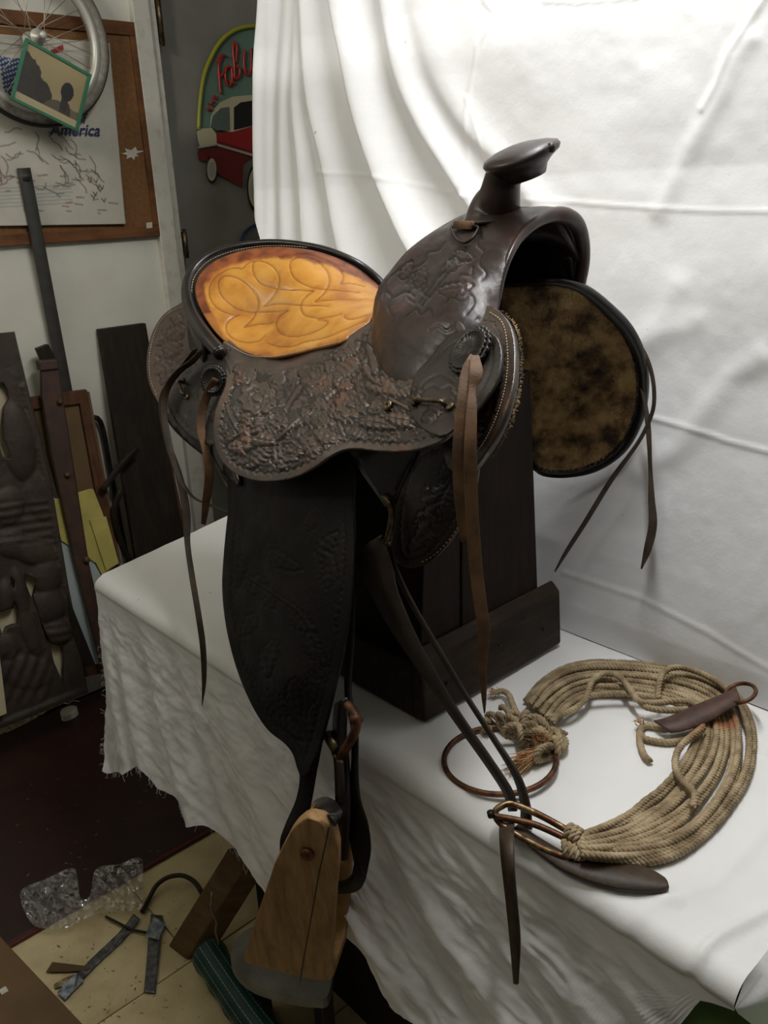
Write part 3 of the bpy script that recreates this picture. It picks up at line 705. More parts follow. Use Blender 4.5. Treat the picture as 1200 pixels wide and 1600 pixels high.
for L_ in ((28, 690, 26, 62, -.15, .016), (50, 860, 40, 22, .3, .014), (20, 850, 28, 22, 0, .012), (72, 900, 24, 30, 0, .016), (76, 945, 26, 30, .1, .018), (88, 985, 24, 22, .1, .018), (30, 925, 12, 40, -.2, .010), (45, 985, 14, 40, -.3, .010), (12, 1010, 16, 20, 0, .010), (60, 775, 22, 40, -.3, .008), (12, 790, 26, 30, .4, .010), (40, 1050, 42, 26, .1, .007), (8, 935, 14, 30, 0, .014), (118, 1050, 14, 50, -.2, .006)): h = np.maximum(h, lump(*L_) + .003)
h += .0016 * np.sin(py / 2.2 + px / 14) * ((py > 780) & (py < 850) | (py > 975) & (py < 1000) & (px > 70)) + .002 * np.sin(px / 3 + py / 7) * ((py > 1015) & (px < 80) & (py < 1095))
d_, _ = dist_poly(V2, np.array(outl, float), True); h = np.where((d_ < 9) & (py > 600), .010, h)
P3 = np.array([cpt(a, b) for a, b in V2]) + np.c_[h, 0 * h, 0 * h]
F2 = [f[::-1] if np.cross(P3[f[1]] - P3[f[0]], P3[f[2]] - P3[f[0]])[0] < 0 else f for f in F2]
link('carved_panel', P3, F2, M['carved'], kb, thick=.016)
plate('backing_sheet', [(-60, 590), (20, 590), (104, 1000), (108, 1080), (-20, 1110)], M['cream'], kb, fn=lambda a, b: cpt(a, b, -.022), th=.003)
tag(slab_lean('cream_strip', [(-20, 1030), (0, 1025), (11, 1115), (0, 1120)], CBX1, CBX1 + .02, M['cream'], th=.006), 'narrow cream strip standing at the left foot of the carved board', 'strip')

# ------------------------------------------------------------------ work table, cloths
def proj(P):
    q = np.asarray(P, float) - CAM; w = q @ FW
    return np.c_[600 + FPX * (q @ RT) / w, 800 - FPX * (q @ UP) / w]
TZ = .75
def grid(name, P, mat, parent=None, thick=0, flip=False):
    n, m, _ = P.shape; V = P.reshape(-1, 3); F = [(i * m + j, i * m + j + 1, (i + 1) * m + j + 1, (i + 1) * m + j) for i in range(n - 1) for j in range(m - 1)]
    if flip: F = [f[::-1] for f in F]
    return V, F
tb = thing('work_table', (-.95, .9, 0), 'dark wooden work table hidden under the white satin sheet', 'table')
hexa('table_top', np.array([(-1.60, .68, .705), (-.38, .68, .705), (-.38, 1.10, .705), (-1.70, 1.10, .705), (-1.60, .68, .742), (-.38, .68, .742), (-.38, 1.10, .742), (-1.70, 1.10, .742)]), M['tablewood'], tb)
for X, Y in ((-1.40, 1.0), (-1.54, 1.05), (-.40, 1.06)): box('leg', X - .03, X + .03, Y - .03, Y + .03, .001, .705, M['tablewood'], tb, .003)
def hemz(X): return .430 - .062 * np.exp(-((X + 1.64) / .13) ** 2) + .275 * np.clip((X + .44) / .16, 0, 1) ** 1.5 + .012 * np.sin(X * 21) + .006 * np.sin(X * 47)
def lx(Y): return -1.640 - .27 * (Y - .65)
nx = 330
ys = np.linspace(1.14, .672, 90)
top = np.zeros((len(ys), nx, 3))
for i, y in enumerate(ys):
    top[i, :, 0] = np.linspace(lx(y), -.245, nx); top[i, :, 1] = y
def topz(X, Y):
    w = fbm(X * 9 + 40, Y * 13 + 10, 21, 3) - .45
    p = proj(np.c_[np.ravel(X), np.ravel(Y), np.full(np.size(X), TZ)]); pxx = p[:, 0].reshape(np.shape(X)); pyy = p[:, 1].reshape(np.shape(X))
    z = TZ + .0035 * w
    for L_, wd, am in (([(1100, 1210), (1160, 1180), (1200, 1190)], 8, .004), ([(1080, 1500), (1130, 1460), (1200, 1425)], 10, .006), ([(560, 1150), (640, 1190), (720, 1240)], 14, .004), ([(900, 1010), (960, 1030)], 7, .003), ([(1010, 1420), (1120, 1380), (1200, 1290)], 14, .003), ([(950, 1380), (1060, 1410)], 9, .003)):
        d, _ = dist_poly(np.c_[pxx.ravel(), pyy.ravel()], np.array(L_, float)); z = z + (am * np.exp(-(d / wd) ** 2)).reshape(np.shape(X))
    return z
top[:, :, 2] = topz(top[:, :, 0], top[:, :, 1])
# front edge roll and drop
drop = []
xe = np.linspace(lx(.65), -.245, nx); z_edge = topz(xe, np.full(nx, .672))
for a in np.linspace(0, math.pi / 2, 7)[1:]:
    r = .024; drop.append(np.stack([xe, .672 - r * math.sin(a) + 0 * xe, z_edge - r * (1 - math.cos(a))], 1))
nd = 110
def dropY(X, z, t):
    ph = (X + 1.64); fold = np.zeros_like(X)
    kx = np.clip(.25 + 1.15 * ph, .25, 2.2); q = ph - (TZ - z) * kx
    for k, (fr, am, sft) in enumerate(((5.2, 1.0, .3), (9.1, .75, 1.9), (17, .35, .7))): fold = fold + am * np.sin(2 * math.pi * fr * q + sft + 1.3 * np.sin(q * 3.1 + k))
    wide = np.clip(1.15 - ph * .55, .35, 1)
    y = .650 - .075 * t ** 1.25 - .0075 * fold * wide * np.clip(t * 2.0, 0, 1)
    al = np.where(ph < .6, 0, 1.0) * np.clip((ph - .6) / .3, 0, 1)
    a1 = X * 1.0 - (z - .7) * 1.3; b1 = z * 1.0 + X * .32
    crs = fbm(X * 26 - z * 20 + 90, z * 30 + X * 22 + 300, 31, 4) - .47
    cr2 = fbm(a1 * 12 + 50, b1 * 70 + 200, 33, 4) - .47
    cr3 = fbm(X * 9 + 7, b1 * 16 + 77, 35, 2) - .45
    cr4 = fbm(a1 * 22 + 11, b1 * 150 + 31, 37, 3) - .45
    return y - (.008 * crs + .0115 * cr2 * (.4 + .6 * al) + .026 * cr3 * al + .003 * cr4) * np.clip(t * 5, 0, 1)
hz = hemz(xe)
for i in range(1, nd + 1):
    t = i / nd; z = (z_edge - .024) * (1 - t) + hz * t; xx = xe + .085 * t * np.exp(-(xe + 1.64) / .25); drop.append(np.stack([xx + .004 * np.sin(z * 40) * (xe < -1.6), dropY(xe, z, np.clip((TZ - .024 - z) / .32, 0, 1.2)), z], 1))
front = np.vstack([top, np.array(drop)])
V1, F1 = grid('a', front, None)
# left end drop
left = []
yl = np.linspace(1.14, .672, 60); e0 = front[0:90, 0]
ed_ = front[:, 0]                                   # polyline down the front-left corner
lt = []
for i in range(40):
    t = i / 39; z = .748 * (1 - t) + .372 * t
    row = [(lx(y) - .006 * math.sin(min(1, t * 6) * math.pi / 2) + .07 * t - .010 * math.sin(y * 45 + z * 9) * t, y, z) for y in yl]
    kk = np.argmin(abs(ed_[95:, 2] - z)) + 95; row.append(tuple(ed_[kk])); lt.append(row)
V2_, F2_ = grid('b', np.array(lt), None, flip=True)
# right end drop, short hem
rt = []; ed_ = front[:, -1]; yr = np.linspace(1.14, .69, 50)
for i in range(16):
    t = i / 15; row = []
    for y in yr:
        zt = topz(np.array([-.245]), np.array([y]))[0]; hh = .052 + .018 * math.sin(y * 19 + 1) + .012 * math.sin(y * 47)
        row.append((-.245 + .022 * math.sin(min(1, t * 3) * math.pi / 2) + .014 * t * (1 + math.sin(y * 33)), y, zt - hh * t))
    kk = 90 + int(t * (len(ed_) - 91)); row.append(tuple(ed_[kk] + [0.004 * t, 0, 0])); rt.append(row)
V3_, F3_ = grid('c', np.array(rt), None)
V, F = join([(V1, F1), (V2_, F2_), (V3_, F3_)])
tc = link('table_cloth', V, [f[::-1] for f in F], M['table'])
tag(tc, 'white satin sheet draped over the table, hanging in wrinkled folds at the front', 'cloth')
# frayed threads at its left edge
fr_ = []
for k in range(80):
    p = front[random.randrange(125, front.shape[0]), 0] if k < 22 else front[-1, random.randrange(0, 190)]
    d0 = (-.010, -.004, 0) if k < 22 else (0, -.002, -.009)
    fr_.append(tube_mesh(cr([p, p + np.array(d0) * .6 + [random.uniform(-.003, .003), 0, random.uniform(-.004, .002)], p + np.array(d0) + [random.uniform(-.008, .008), 0, random.uniform(-.010, .002)]], n=5), .0004, 4))
V, F = join(fr_); stuff(link('hem_threads', V, F, M['table'], tc))

# hanging backdrop sheet
def bY(z): return np.interp(z, [.70, .75, .80, .9, 1.0, 1.1, 1.2, 1.3, 1.5, 1.8, 2.5], [1.122, 1.125, 1.130, 1.152, 1.180, 1.212, 1.240, 1.262, 1.300, 1.325, 1.34])
zs = np.linspace(.752, 2.25, 400); us = np.linspace(0, 1, 620) ** 1.0
lefts = [(432, 800), (428, 600), (424, 450), (421, 372), (411, 330), (407, 200), (407, 120), (413, 50), (419, 0), (425, -60), (434, -300)]
lz = []; lX = []
for a, b in lefts:
    z = 1.3
    for _ in range(12): p = aY(a, b, bY(z)); z = p[2]
    lz.append(z); lX.append(p[0])
o_ = np.argsort(lz); lz = np.array(lz)[o_]; lX = np.array(lX)[o_]
Z_, U_ = np.meshgrid(zs, us, indexing='ij'); XL = np.interp(Z_, lz, lX); X_ = XL + U_ * (.30 - XL); Y_ = bY(Z_)
pp = proj(np.c_[X_.ravel(), Y_.ravel(), Z_.ravel()])
hh = np.zeros(len(pp))
def fold(L_, wd, am, side=0):
    global hh
    L_ = np.array(L_, float); d, _ = dist_poly(pp, L_); a = am * np.exp(-(d / wd) ** 2)
    hh += a
def pleat(L_, wr, wl, am):      # asymmetric pleat: steep on the left, soft on the right
    global hh
    L_ = cr(L_, n=30); xs = np.interp(pp[:, 1], L_[:, 1], L_[:, 0]); s = pp[:, 0] - xs
    vis = np.clip((L_[-1, 1] + 120 - pp[:, 1]) / 120, 0, 1)
    hh += 1.35 * am * np.where(s > 0, np.exp(-(s / wr) ** 2), np.exp(-(s / wl) ** 2)) * vis
pleat([(425, -200), (420, 0), (412, 120), (414, 330), (426, 500), (434, 800)], 11, 8, .022)
pleat([(462, -200), (458, 0), (448, 150), (449, 370), (455, 520), (470, 800)], 10, 14, .014)
pleat([(480, -200), (477, 0), (470, 150), (478, 250), (486, 380), (500, 600)], 16, 8, .020)
pleat([(492, -200), (494, 0), (497, 150), (520, 260), (545, 390), (600, 600)], 22, 10, .024)
pleat([(520, -200), (541, 0), (556, 80), (572, 160), (596, 240), (628, 320), (668, 400), (760, 560)], 30, 11, .036)
pleat([(600, -100), (610, 0), (620, 60), (636, 130), (668, 200), (706, 260), (760, 340), (830, 430)], 26, 14, .020)
pleat([(650, -100), (655, 0), (668, 60), (690, 130), (735, 200), (790, 260), (850, 330)], 30, 20, .008)
pleat([(436, -200), (432, 0), (426, 150), (428, 370), (432, 600)], 6, 6, .007)
for L_, wd, am in (([(500, 268), (610, 276), (700, 300), (780, 312), (860, 313), (960, 321), (1100, 329), (1200, 330), (1500, 340), (1900, 360)], 3.4, .0017),
                   ([(750, -20), (757, 3), (772, 20), (762, 40), (747, 70), (737, 130), (733, 170), (735, 320)], 3.2, .0020),
                   ([(730, 150), (745, 190), (758, 230), (762, 260)], 2.2, .0015),
                   ([(1200, -10), (1160, 50), (1140, 80), (1120, 130), (1098, 170)], 6, .0035), ([(1175, 60), (1150, 90), (1130, 140), (1080, 230), (1030, 330)], 16, .005),
                   ([(1000, 648), (1080, 668), (1140, 690), (1210, 708), (1500, 800), (1900, 920)], 3.8, .0024), ([(880, 895), (1000, 935), (1100, 985), (1200, 1045), (1500, 1220)], 4, .0015),
                   ([(1000, 735), (1060, 700), (1140, 590), (1190, 560)], 22, .006), ([(1060, 450), (1000, 560), (960, 650)], 24, .005),
                   ([(900, 560), (1010, 530), (1090, 500)], 20, .004), ([(850, 1), (900, 3), (1000, -5)], 3, .002)): fold(L_, wd, am)
hh += .010 * (fbm(pp[:, 0] / 130, pp[:, 1] / 150, 41, 4) - .45) * np.clip((pp[:, 0] - 560) / 150, .3, 1)
fadeb = np.clip((Z_.ravel() - .752) / .06, .05, 1)
P = np.stack([X_.ravel(), Y_.ravel() - hh * fadeb, Z_.ravel()], 1)
F = [(i * 620 + j, i * 620 + j + 1, (i + 1) * 620 + j + 1, (i + 1) * 620 + j) for i in range(399) for j in range(619)]
bd = link('backdrop_sheet', P, F, M['sheet'])
tag(bd, 'white bed sheet hung as a backdrop behind the saddle, gathered in long folds at left', 'sheet')
# rail that carries the sheet, and the post at its left edge
br_ = thing('backdrop_frame', (-1.7, 1.42, 0), 'wooden post at the left edge of the hanging white backdrop sheet', 'frame')
box('post', -1.735, -1.695, 1.405, 1.445, .001, 2.3, M['carcream'], br_); box('rail', -1.69, .4, 1.37, 1.41, 2.235, 2.275, M['tablewood'], br_)

# ------------------------------------------------------------------ saddle stand (dark wooden box)
st = thing('saddle_stand', (-1.05, .90, TZ), 'dark brown wooden box stand under the saddle, with a foot board at its end', 'stand')
Z0 = TZ + .006
def yn(z): return np.interp(z, [.75, 1.25], [.764, .800])
def yf_(z): return np.interp(z, [.75, 1.25], [1.050, 1.008])
def plank(name, ya0, yb0, ya1, yb1, z0, z1, x0, x1, mat): hexa(name, np.array([(x0, ya0, z0), (x1, ya0, z0), (x1, yb0, z0), (x0, yb0, z0), (x0, ya1, z1), (x1, ya1, z1), (x1, yb1, z1), (x0, yb1, z1)]), mat, st, .002)
plank('end_plank', yn(.75), .8545, yn(1.22), .8600, Z0, 1.205, -.812, -.792, M['stand'])
plank('end_plank', .8565, yf_(.75), .8620, yf_(1.22), Z0, 1.228, -.812, -.790, M['stand'])
plank('end_plank', yn(.75), yf_(.75), yn(1.22), yf_(1.22), Z0, 1.2, -1.20, -1.18, M['stand'])
plank('side_panel', yn(.75), yn(.75) + .016, yn(1.2), yn(1.2) + .016, Z0, 1.2, -1.179, -.8125, M['stand'])
plank('side_panel', yf_(.75) - .016, yf_(.75), yf_(1.2) - .016, yf_(1.2), Z0, 1.2, -1.179, -.8125, M['stand'])
plank('top_board', yn(1.2), yf_(1.2), yn(1.2) + .02, yf_(1.2) - .02, 1.2285, 1.245, -1.20, -.80, M['stand'])
plank('side_board', .7515, .7635, .7515, .7635, Z0, .842, -1.20, -.792, M['standb'])
hexa('foot_board', np.array([(-.789, .748, Z0), (-.766, .752, Z0), (-.766, 1.078, Z0), (-.789, 1.078, Z0), (-.789, .748, .868), (-.772, .752, .852), (-.772, 1.078, .852), (-.789, 1.078, .868)]), M['standb'], st, .004)
for y, z in ((.80, .80), (.92, .815), (1.03, .80), (.98, .84)): lathe('nail_head', [(.0028, 0), (.0028, .001), (.001, .0016)], (-.7675, y, z), (1, 0, 0), M['darkmetal'], st, 10)

# ------------------------------------------------------------------ rope cinch lying on the table
ci = thing('rope_cinch', aZ(1000, 1080, TZ), 'tan rope cinch with two rusty rings curled on the white table sheet', 'cinch')
def rope_mesh(P, r, pitch=.017, strands=3, seg=5, ph=0):
    P = cr(P, step=pitch / 7); T, Nn, B = frames(P)
    s = np.r_[0, np.cumsum(np.linalg.norm(np.diff(P, axis=0), axis=1))]; out = []
    for k in range(strands):
        a = 2 * math.pi * (s / pitch + k / strands) + ph
        Q = P + (Nn * np.cos(a)[:, None] + B * np.sin(a)[:, None]) * r * .52
        out.append(tube_mesh(Q, r * .60, seg))
    return join(out)
RR = .0046
cl = cr([(842, 1112), (866, 1085), (905, 1064), (960, 1060), (1020, 1066), (1078, 1080), (1118, 1108), (1132, 1150), (1122, 1200), (1098, 1240), (1060, 1280), (1010, 1306), (955, 1318), (908, 1322)], n=60)
hw = np.interp(np.linspace(0, 1, 60), [0, .08, .2, .35, .5, .6, .7, .8, .9, 1], [26, 26, 24, 26, 42, 52, 54, 50, 32, 16])
tg = np.gradient(cl, axis=0); tg /= np.linalg.norm(tg, axis=1)[:, None]; nr = np.c_[-tg[:, 1], tg[:, 0]]
rr = random.Random(11)
NC = 15
order = list(range(NC))
for k in range(NC):
    o0 = -1 + 2 * k / (NC - 1); ph1, ph2 = rr.uniform(0, 6.28), rr.uniform(0, 6.28); amp = rr.uniform(.04, .13)
    tt = np.linspace(0, 1, 60); off = o0 + amp * np.sin(tt * 7 + ph1) * np.sin(math.pi * tt) + .05 * np.sin(tt * 15 + ph2)
    off = np.clip(off, -1.06, 1.06)
    crowd = np.clip(38 / hw, .8, 1.8)                                   # where the band is narrow the cords pile up
    lay = (k * 7 % 3)
    zz = TZ + .008 + lay * .0062 * np.clip(crowd - .55, .25, 1.2) + .0015 * np.sin(tt * 11 + ph2)
    if k in (4, 9): zz = zz + .007 * np.sin(math.pi * tt)
    pts = [aZ(cl[i, 0] + nr[i, 0] * hw[i] * off[i], cl[i, 1] + nr[i, 1] * hw[i] * off[i], zz[i]) for i in range(0, 60, 1)]
    pts = [p + [0, 0, 0] for p in pts[::3] + [pts[-1]]]
    V, F = rope_mesh(np.array(pts), RR, ph=ph1); link('cord', V, F, M['rope'], ci)
def cord(px, zs_, r=RR, mat='rope', name='cord'):
    pts = np.array([aZ(a, b, TZ + z) for (a, b), z in zip(px, zs_)]); V, F = rope_mesh(pts, r); return link(name, V, F, M[mat], ci)
cord([(852, 1122), (890, 1112), (915, 1092), (925, 1065), (945, 1052), (968, 1058), (985, 1078), (1000, 1096), (1030, 1098), (1060, 1095), (1085, 1100), (1100, 1118), (1095, 1140), (1075, 1152), (1045, 1160), (1010, 1155), (1000, 1146)], [.018, .020, .022, .03, .034, .034, .03, .026, .022, .028, .026, .018, .010, .007, .006, .006, .007])
cord([(1028, 1092), (1030, 1068), (1038, 1050), (1056, 1043), (1085, 1048), (1115, 1062), (1145, 1084)], [.022, .034, .040, .040, .034, .03, .022])
cord([(1000, 1096), (1010, 1105), (1040, 1110), (1075, 1108)], [.024, .02, .022, .02])
cord([(1100, 1135), (1065, 1165), (1055, 1190), (1062, 1215), (1085, 1240), (1082, 1262)], [.028, .024, .022, .024, .024, .022])
cord([(1092, 1110), (1060, 1128), (1035, 1136), (1008, 1134), (998, 1142)], [.012, .006, .006, .006, .008])
lo = cord([(1003, 1134), (999, 1150), (1002, 1168), (1008, 1182), (1016, 1189)], [.008, .006, .006, .006, .007], name='loose_cord_end'); lo['label'] = 'frayed loose end of cord'
cord([(806, 1112), (800, 1098), (795, 1086), (786, 1080), (774, 1082)], [.020, .020, .016, .012, .010], mat='rope', name='loose_cord_end')
def fray(name, c0, dir_, n, L, parent, mat='frayed', r=.0006, sp=.5):
    d = []
    for k in range(n):
        v = np.asarray(dir_) + np.array([rr.uniform(-sp, sp) for _ in range(3)]); v /= np.linalg.norm(v); v *= L * rr.uniform(.5, 1.2)
        a = np.asarray(c0) + np.array([rr.uniform(-.004, .004) for _ in range(3)]); P = np.array([a, a + v * .5 + [rr.uniform(-.003, .003), rr.uniform(-.003, .003), 0], a + v]); P[:, 2] = np.maximum(P[:, 2], TZ + .002)
        d.append(tube_mesh(cr(P, n=5), np.array([r, r, r * .9, r * .7, r * .4]), 4))
    V, F = join(d); return stuff(link(name, V, F, M[mat], parent))
fray('frayed_fibre', aZ(774, 1083, TZ + .010), (-.6, -.3, .1), 34, .012, ci, sp=.6)
fray('frayed_fibre', aZ(1000, 1130, TZ + .012), (-.5, .2, .3), 24, .010, ci)
# ring one with its knotted wrap
r1c = aZ(783, 1192, TZ + .006); q1 = [aZ(a, b, TZ + .006) for a, b in ((711, 1195), (858, 1185), (775, 1250), (778, 1128))]
R1 = .5 * (np.linalg.norm(q1[0] - q1[1]) + np.linalg.norm(q1[2] - q1[3])) / 2; r1c = sum(q1) / 4
P = [r1c + [R1 * math.cos(t), R1 * math.sin(t), .002 + .004 * math.sin(t + 1)] for t in np.linspace(0, 2 * math.pi, 49)[:-1]]
V, F = tube_mesh(P, .0040, 10, True); o = link('cinch_ring', V, F, M['rust'], ci); o['label'] = 'rusty round ring under the knotted end'
kn = []
wr = [(770, 1126), (784, 1128), (800, 1131), (816, 1134), (830, 1142), (840, 1152), (850, 1164), (852, 1176), (846, 1150), (862, 1150), (872, 1158), (800, 1142), (822, 1152), (836, 1130), (790, 1118), (806, 1122), (820, 1124), (844, 1138), (858, 1160), (846, 1178), (812, 1148), (832, 1164), (868, 1166), (826, 1140), (842, 1166)]
for k, (a, b) in enumerate(wr):     # cord wraps around the ring
    c_ = aZ(a, b, TZ + .012 + .006 * (k % 3)); R = .011 + .003 * rr.random(); ax = rr.uniform(0, 3.14); tl = rr.uniform(-.5, .5)
    u_ = np.array([math.cos(ax), math.sin(ax), tl]); u_ /= np.linalg.norm(u_); v_ = np.array([0, 0, 1.]); v_ = v_ - u_ * v_.dot(u_); v_ /= np.linalg.norm(v_)
    P = [c_ + u_ * R * math.cos(t) + v_ * R * .8 * math.sin(t) for t in np.linspace(0, 5.4, 12)]; P = np.array(P); P[:, 2] = np.maximum(P[:, 2], TZ + .006)
    kn.append(rope_mesh(P, .0044))
V, F = join(kn); stuff(link('knot', V, F, M['rope'], ci))
kn = []
for px_ in ([(866, 1155), (876, 1150), (884, 1160), (878, 1172), (868, 1168)], [(768, 1128), (760, 1124), (757, 1132), (762, 1142)], [(858, 1145), (872, 1142), (884, 1148)], [(838, 1120), (850, 1128), (856, 1140)]): kn.append(rope_mesh(np.array([aZ(a, b, TZ + .012) for a, b in px_]), .0046))
for V, F in kn: link('knot_tail', V, F, M['rope'], ci)
fray('frayed_fibre', aZ(842, 1175, TZ + .014), (-.15, -.9, -.1), 130, .05, ci, sp=.28, r=.0008)
fray('frayed_fibre', aZ(830, 1150, TZ + .022), (.1, -.5, .5), 320, .018, ci, sp=.9, mat='rope')
fray('frayed_fibre', aZ(850, 1158, TZ + .020), (.1, -.5, .3), 170, .020, ci, sp=.8)
fray('frayed_fibre', aZ(765, 1138, TZ + .010), (-.1, -.9, 0), 40, .014, ci, sp=.6)
# ring two with tongue, tilted up from the table
A_ = [(783, 1260), (800, 1256), (840, 1272), (890, 1300), (898, 1312), (896, 1334), (880, 1338), (840, 1322), (800, 1300), (778, 1282), (774, 1268)]
H_ = [.030, .032, .030, .026, .020, .014, .012, .012, .014, .018, .025]
P = cr(np.array([aZ(a, b, TZ + h) for (a, b), h in zip(A_, H_)]), n=64, closed=True)
V, F = tube_mesh(P, .0042, 10, True); o = link('cinch_ring', V, F, M['rust_brass'], ci); o['label'] = 'worn gilt ring with a tongue'
P = np.array([aZ(a, b, TZ + h) for a, b, h in ((768, 1272, .026), (776, 1276, .026), (800, 1280, .024), (840, 1290, .022), (893, 1314, .018))])
V, F = tube_mesh(cr(P, n=16), .0040, 8); tn = link('tongue', V, F, M['rust'], ci)
V, F = tube_mesh([aZ(768, 1276, TZ + .030), aZ(766, 1268, TZ + .032)], .0045, 8); link('tongue_tip', V, F, M['darkmetal'], tn)
kn = []
for k, (a, b, h_, dx) in enumerate(((888, 1300, .022, 1), (896, 1304, .022, 1), (902, 1308, .020, 1), (880, 1328, .014, 1), (888, 1332, .014, 1), (896, 1336, .012, 1), (905, 1330, .014, 1), (910, 1316, .016, 1), (918, 1322, .014, 1))):
    c_ = aZ(a, b, TZ + h_); tgd = aZ(930, 1325, TZ + .014) - c_; tgd /= np.linalg.norm(tgd); u_ = np.cross(tgd, [0, 0, 1]); u_ /= np.linalg.norm(u_); R = .0085
    P = np.array([c_ + u_ * R * math.cos(t) + np.array([0, 0, 1]) * R * math.sin(t) + tgd * .001 * t for t in np.linspace(0, 6.3, 14)]); P[:, 2] = np.maximum(P[:, 2], TZ + .005); kn.append(rope_mesh(P, .0038))
V, F = join(kn); stuff(link('knot', V, F, M['rope'], ci))
# brown leather keeper across the cords, with a small ring
kp = ribbon('leather_keeper', [aZ(1022, 1128, TZ + .016), aZ(1045, 1122, TZ + .022), aZ(1085, 1104, TZ + .030), aZ(1130, 1086, TZ + .036), aZ(1150, 1076, TZ + .038)], [aZ(1048, 1146, TZ + .016), aZ(1070, 1142, TZ + .020), aZ(1108, 1128, TZ + .026), aZ(1140, 1108, TZ + .034), aZ(1158, 1098, TZ + .037)], M['keeper'], ci, .003)
P = [aZ(1157 + 24 * math.cos(t) - 2 * math.sin(t), 1083 + 15 * math.sin(t) - 2 * math.cos(t), TZ + .040 + .010 * math.cos(t)) for t in np.linspace(0, 6.283, 33)[:-1]]
V, F = tube_mesh(P, .0030, 8, True); o = link('keeper_ring', V, F, M['rust'], ci)
# dark leather strap end lying below the cinch
ls = ribbon('leather_strap', [aZ(810, 1292, TZ + .008), aZ(850, 1318, TZ + .006), aZ(900, 1344, TZ + .006), aZ(960, 1349, TZ + .006), aZ(1010, 1361, TZ + .006), aZ(1038, 1376, TZ + .006), aZ(1044, 1387, TZ + .006)],
            [aZ(800, 1300, TZ + .008), aZ(835, 1330, TZ + .006), aZ(880, 1362, TZ + .006), aZ(940, 1386, TZ + .006), aZ(990, 1395, TZ + .006), aZ(1030, 1396, TZ + .006), aZ(1045, 1391, TZ + .006)], M['string_dark'], None, .005)
tag(ls, 'dark tapered leather strap end lying flat under the rope cinch at the table front', 'strap')

# ------------------------------------------------------------------ the saddle
sd = thing('western_saddle', (-.98, .93, 1.20), 'dark brown tooled western saddle with amber stitched seat sitting on the wooden stand', 'saddle')
class Tool:                                   # carved relief, heights in millimetres
    def __init__(s, P): s.P = P; s.x, s.y = P[:, 0], P[:, 1]; s.h = -.55 + .25 * (vnoise(s.x / 2.6, s.y / 2.6, 5) - .5)
    def leaf(s, x, y, ang, L, W, bend=0, n=5, up=1.0):
        a = math.radians(ang); c, q = math.cos(a), math.sin(a); X = (s.x - x) * c + (s.y - y) * q; Y = -(s.x - x) * q + (s.y - y) * c
        t = np.clip(X / L, 0, 1); Y = Y - bend * 4 * t * (1 - t) * L * .25
        w = W * np.sin(np.pi * t ** .75) ** .8 * (1 + .22 * np.sin(n * 2 * np.pi * t + .6)) + .01
        r = np.abs(Y) / w; m = (X > 0) & (X < L) & (r < 1)
        hh_ = up * (.45 + .75 * (1 - r ** 2) + .42 * np.sin(n * 2 * np.pi * t - 2.2 * r)) * np.clip(np.minimum(X, L - X) / 4, 0, 1)
        e = (X > -2) & (X < L + 2) & (r >= 1) & (np.abs(Y) - w < 2.4); s.h[e] = -1.0
        s.h[m] = hh_[m]; v = m & (np.abs(Y) < 1.1); s.h[v] -= .55
    def flower(s, x, y, R, n=8, rot=0):
        X, Y = s.x - x, (s.y - y) * 1.08; r = np.hypot(X, Y); th = np.arctan2(Y, X) + rot
        p = np.abs(np.cos(th * n / 2)); Rm = R * (.82 + .2 * p); m = r < Rm
        s.h[(r >= Rm) & (r < Rm + 2.4)] = -1.0
        hh_ = .25 + .9 * p * np.clip(r / Rm, 0, 1) - .9 * np.exp(-((r - Rm * .62) / 2.2) ** 2) + .2 * np.cos(r / R * 9); s.h[m] = hh_[m]
        c = r < R * .26; s.h[c] = 1.1 - .5 * (r[c] / (R * .26)) ** 2; s.h[(r > R * .26) & (r < R * .34)] = -.6
    def vine(s, L, w=4, up=.8):
        L = cr(np.array(L, float), step=6); d, a = dist_poly(s.P, L); s.h[(d >= w) & (d < w + 2)] = -1.0
        m = d < w; s.h[m] = up * (1 - (d[m] / w) ** 2) + .15
    def line(s, L, w=1.3, dep=.9, curve=True):
        L = cr(np.array(L, float), step=5) if curve else np.array(L, float); d, a = dist_poly(s.P, L); s.h = s.h - dep * np.exp(-(d / w) ** 2)
    def border(s, d, arc, off=10, per=13, amp=4.5, smooth=.0):
        e = off + amp * np.abs(np.sin(np.pi * arc / per)); out = d < e
        s.h = np.where(out, smooth, s.h); s.h -= 1.1 * np.exp(-((d - e) / 1.3) ** 2)
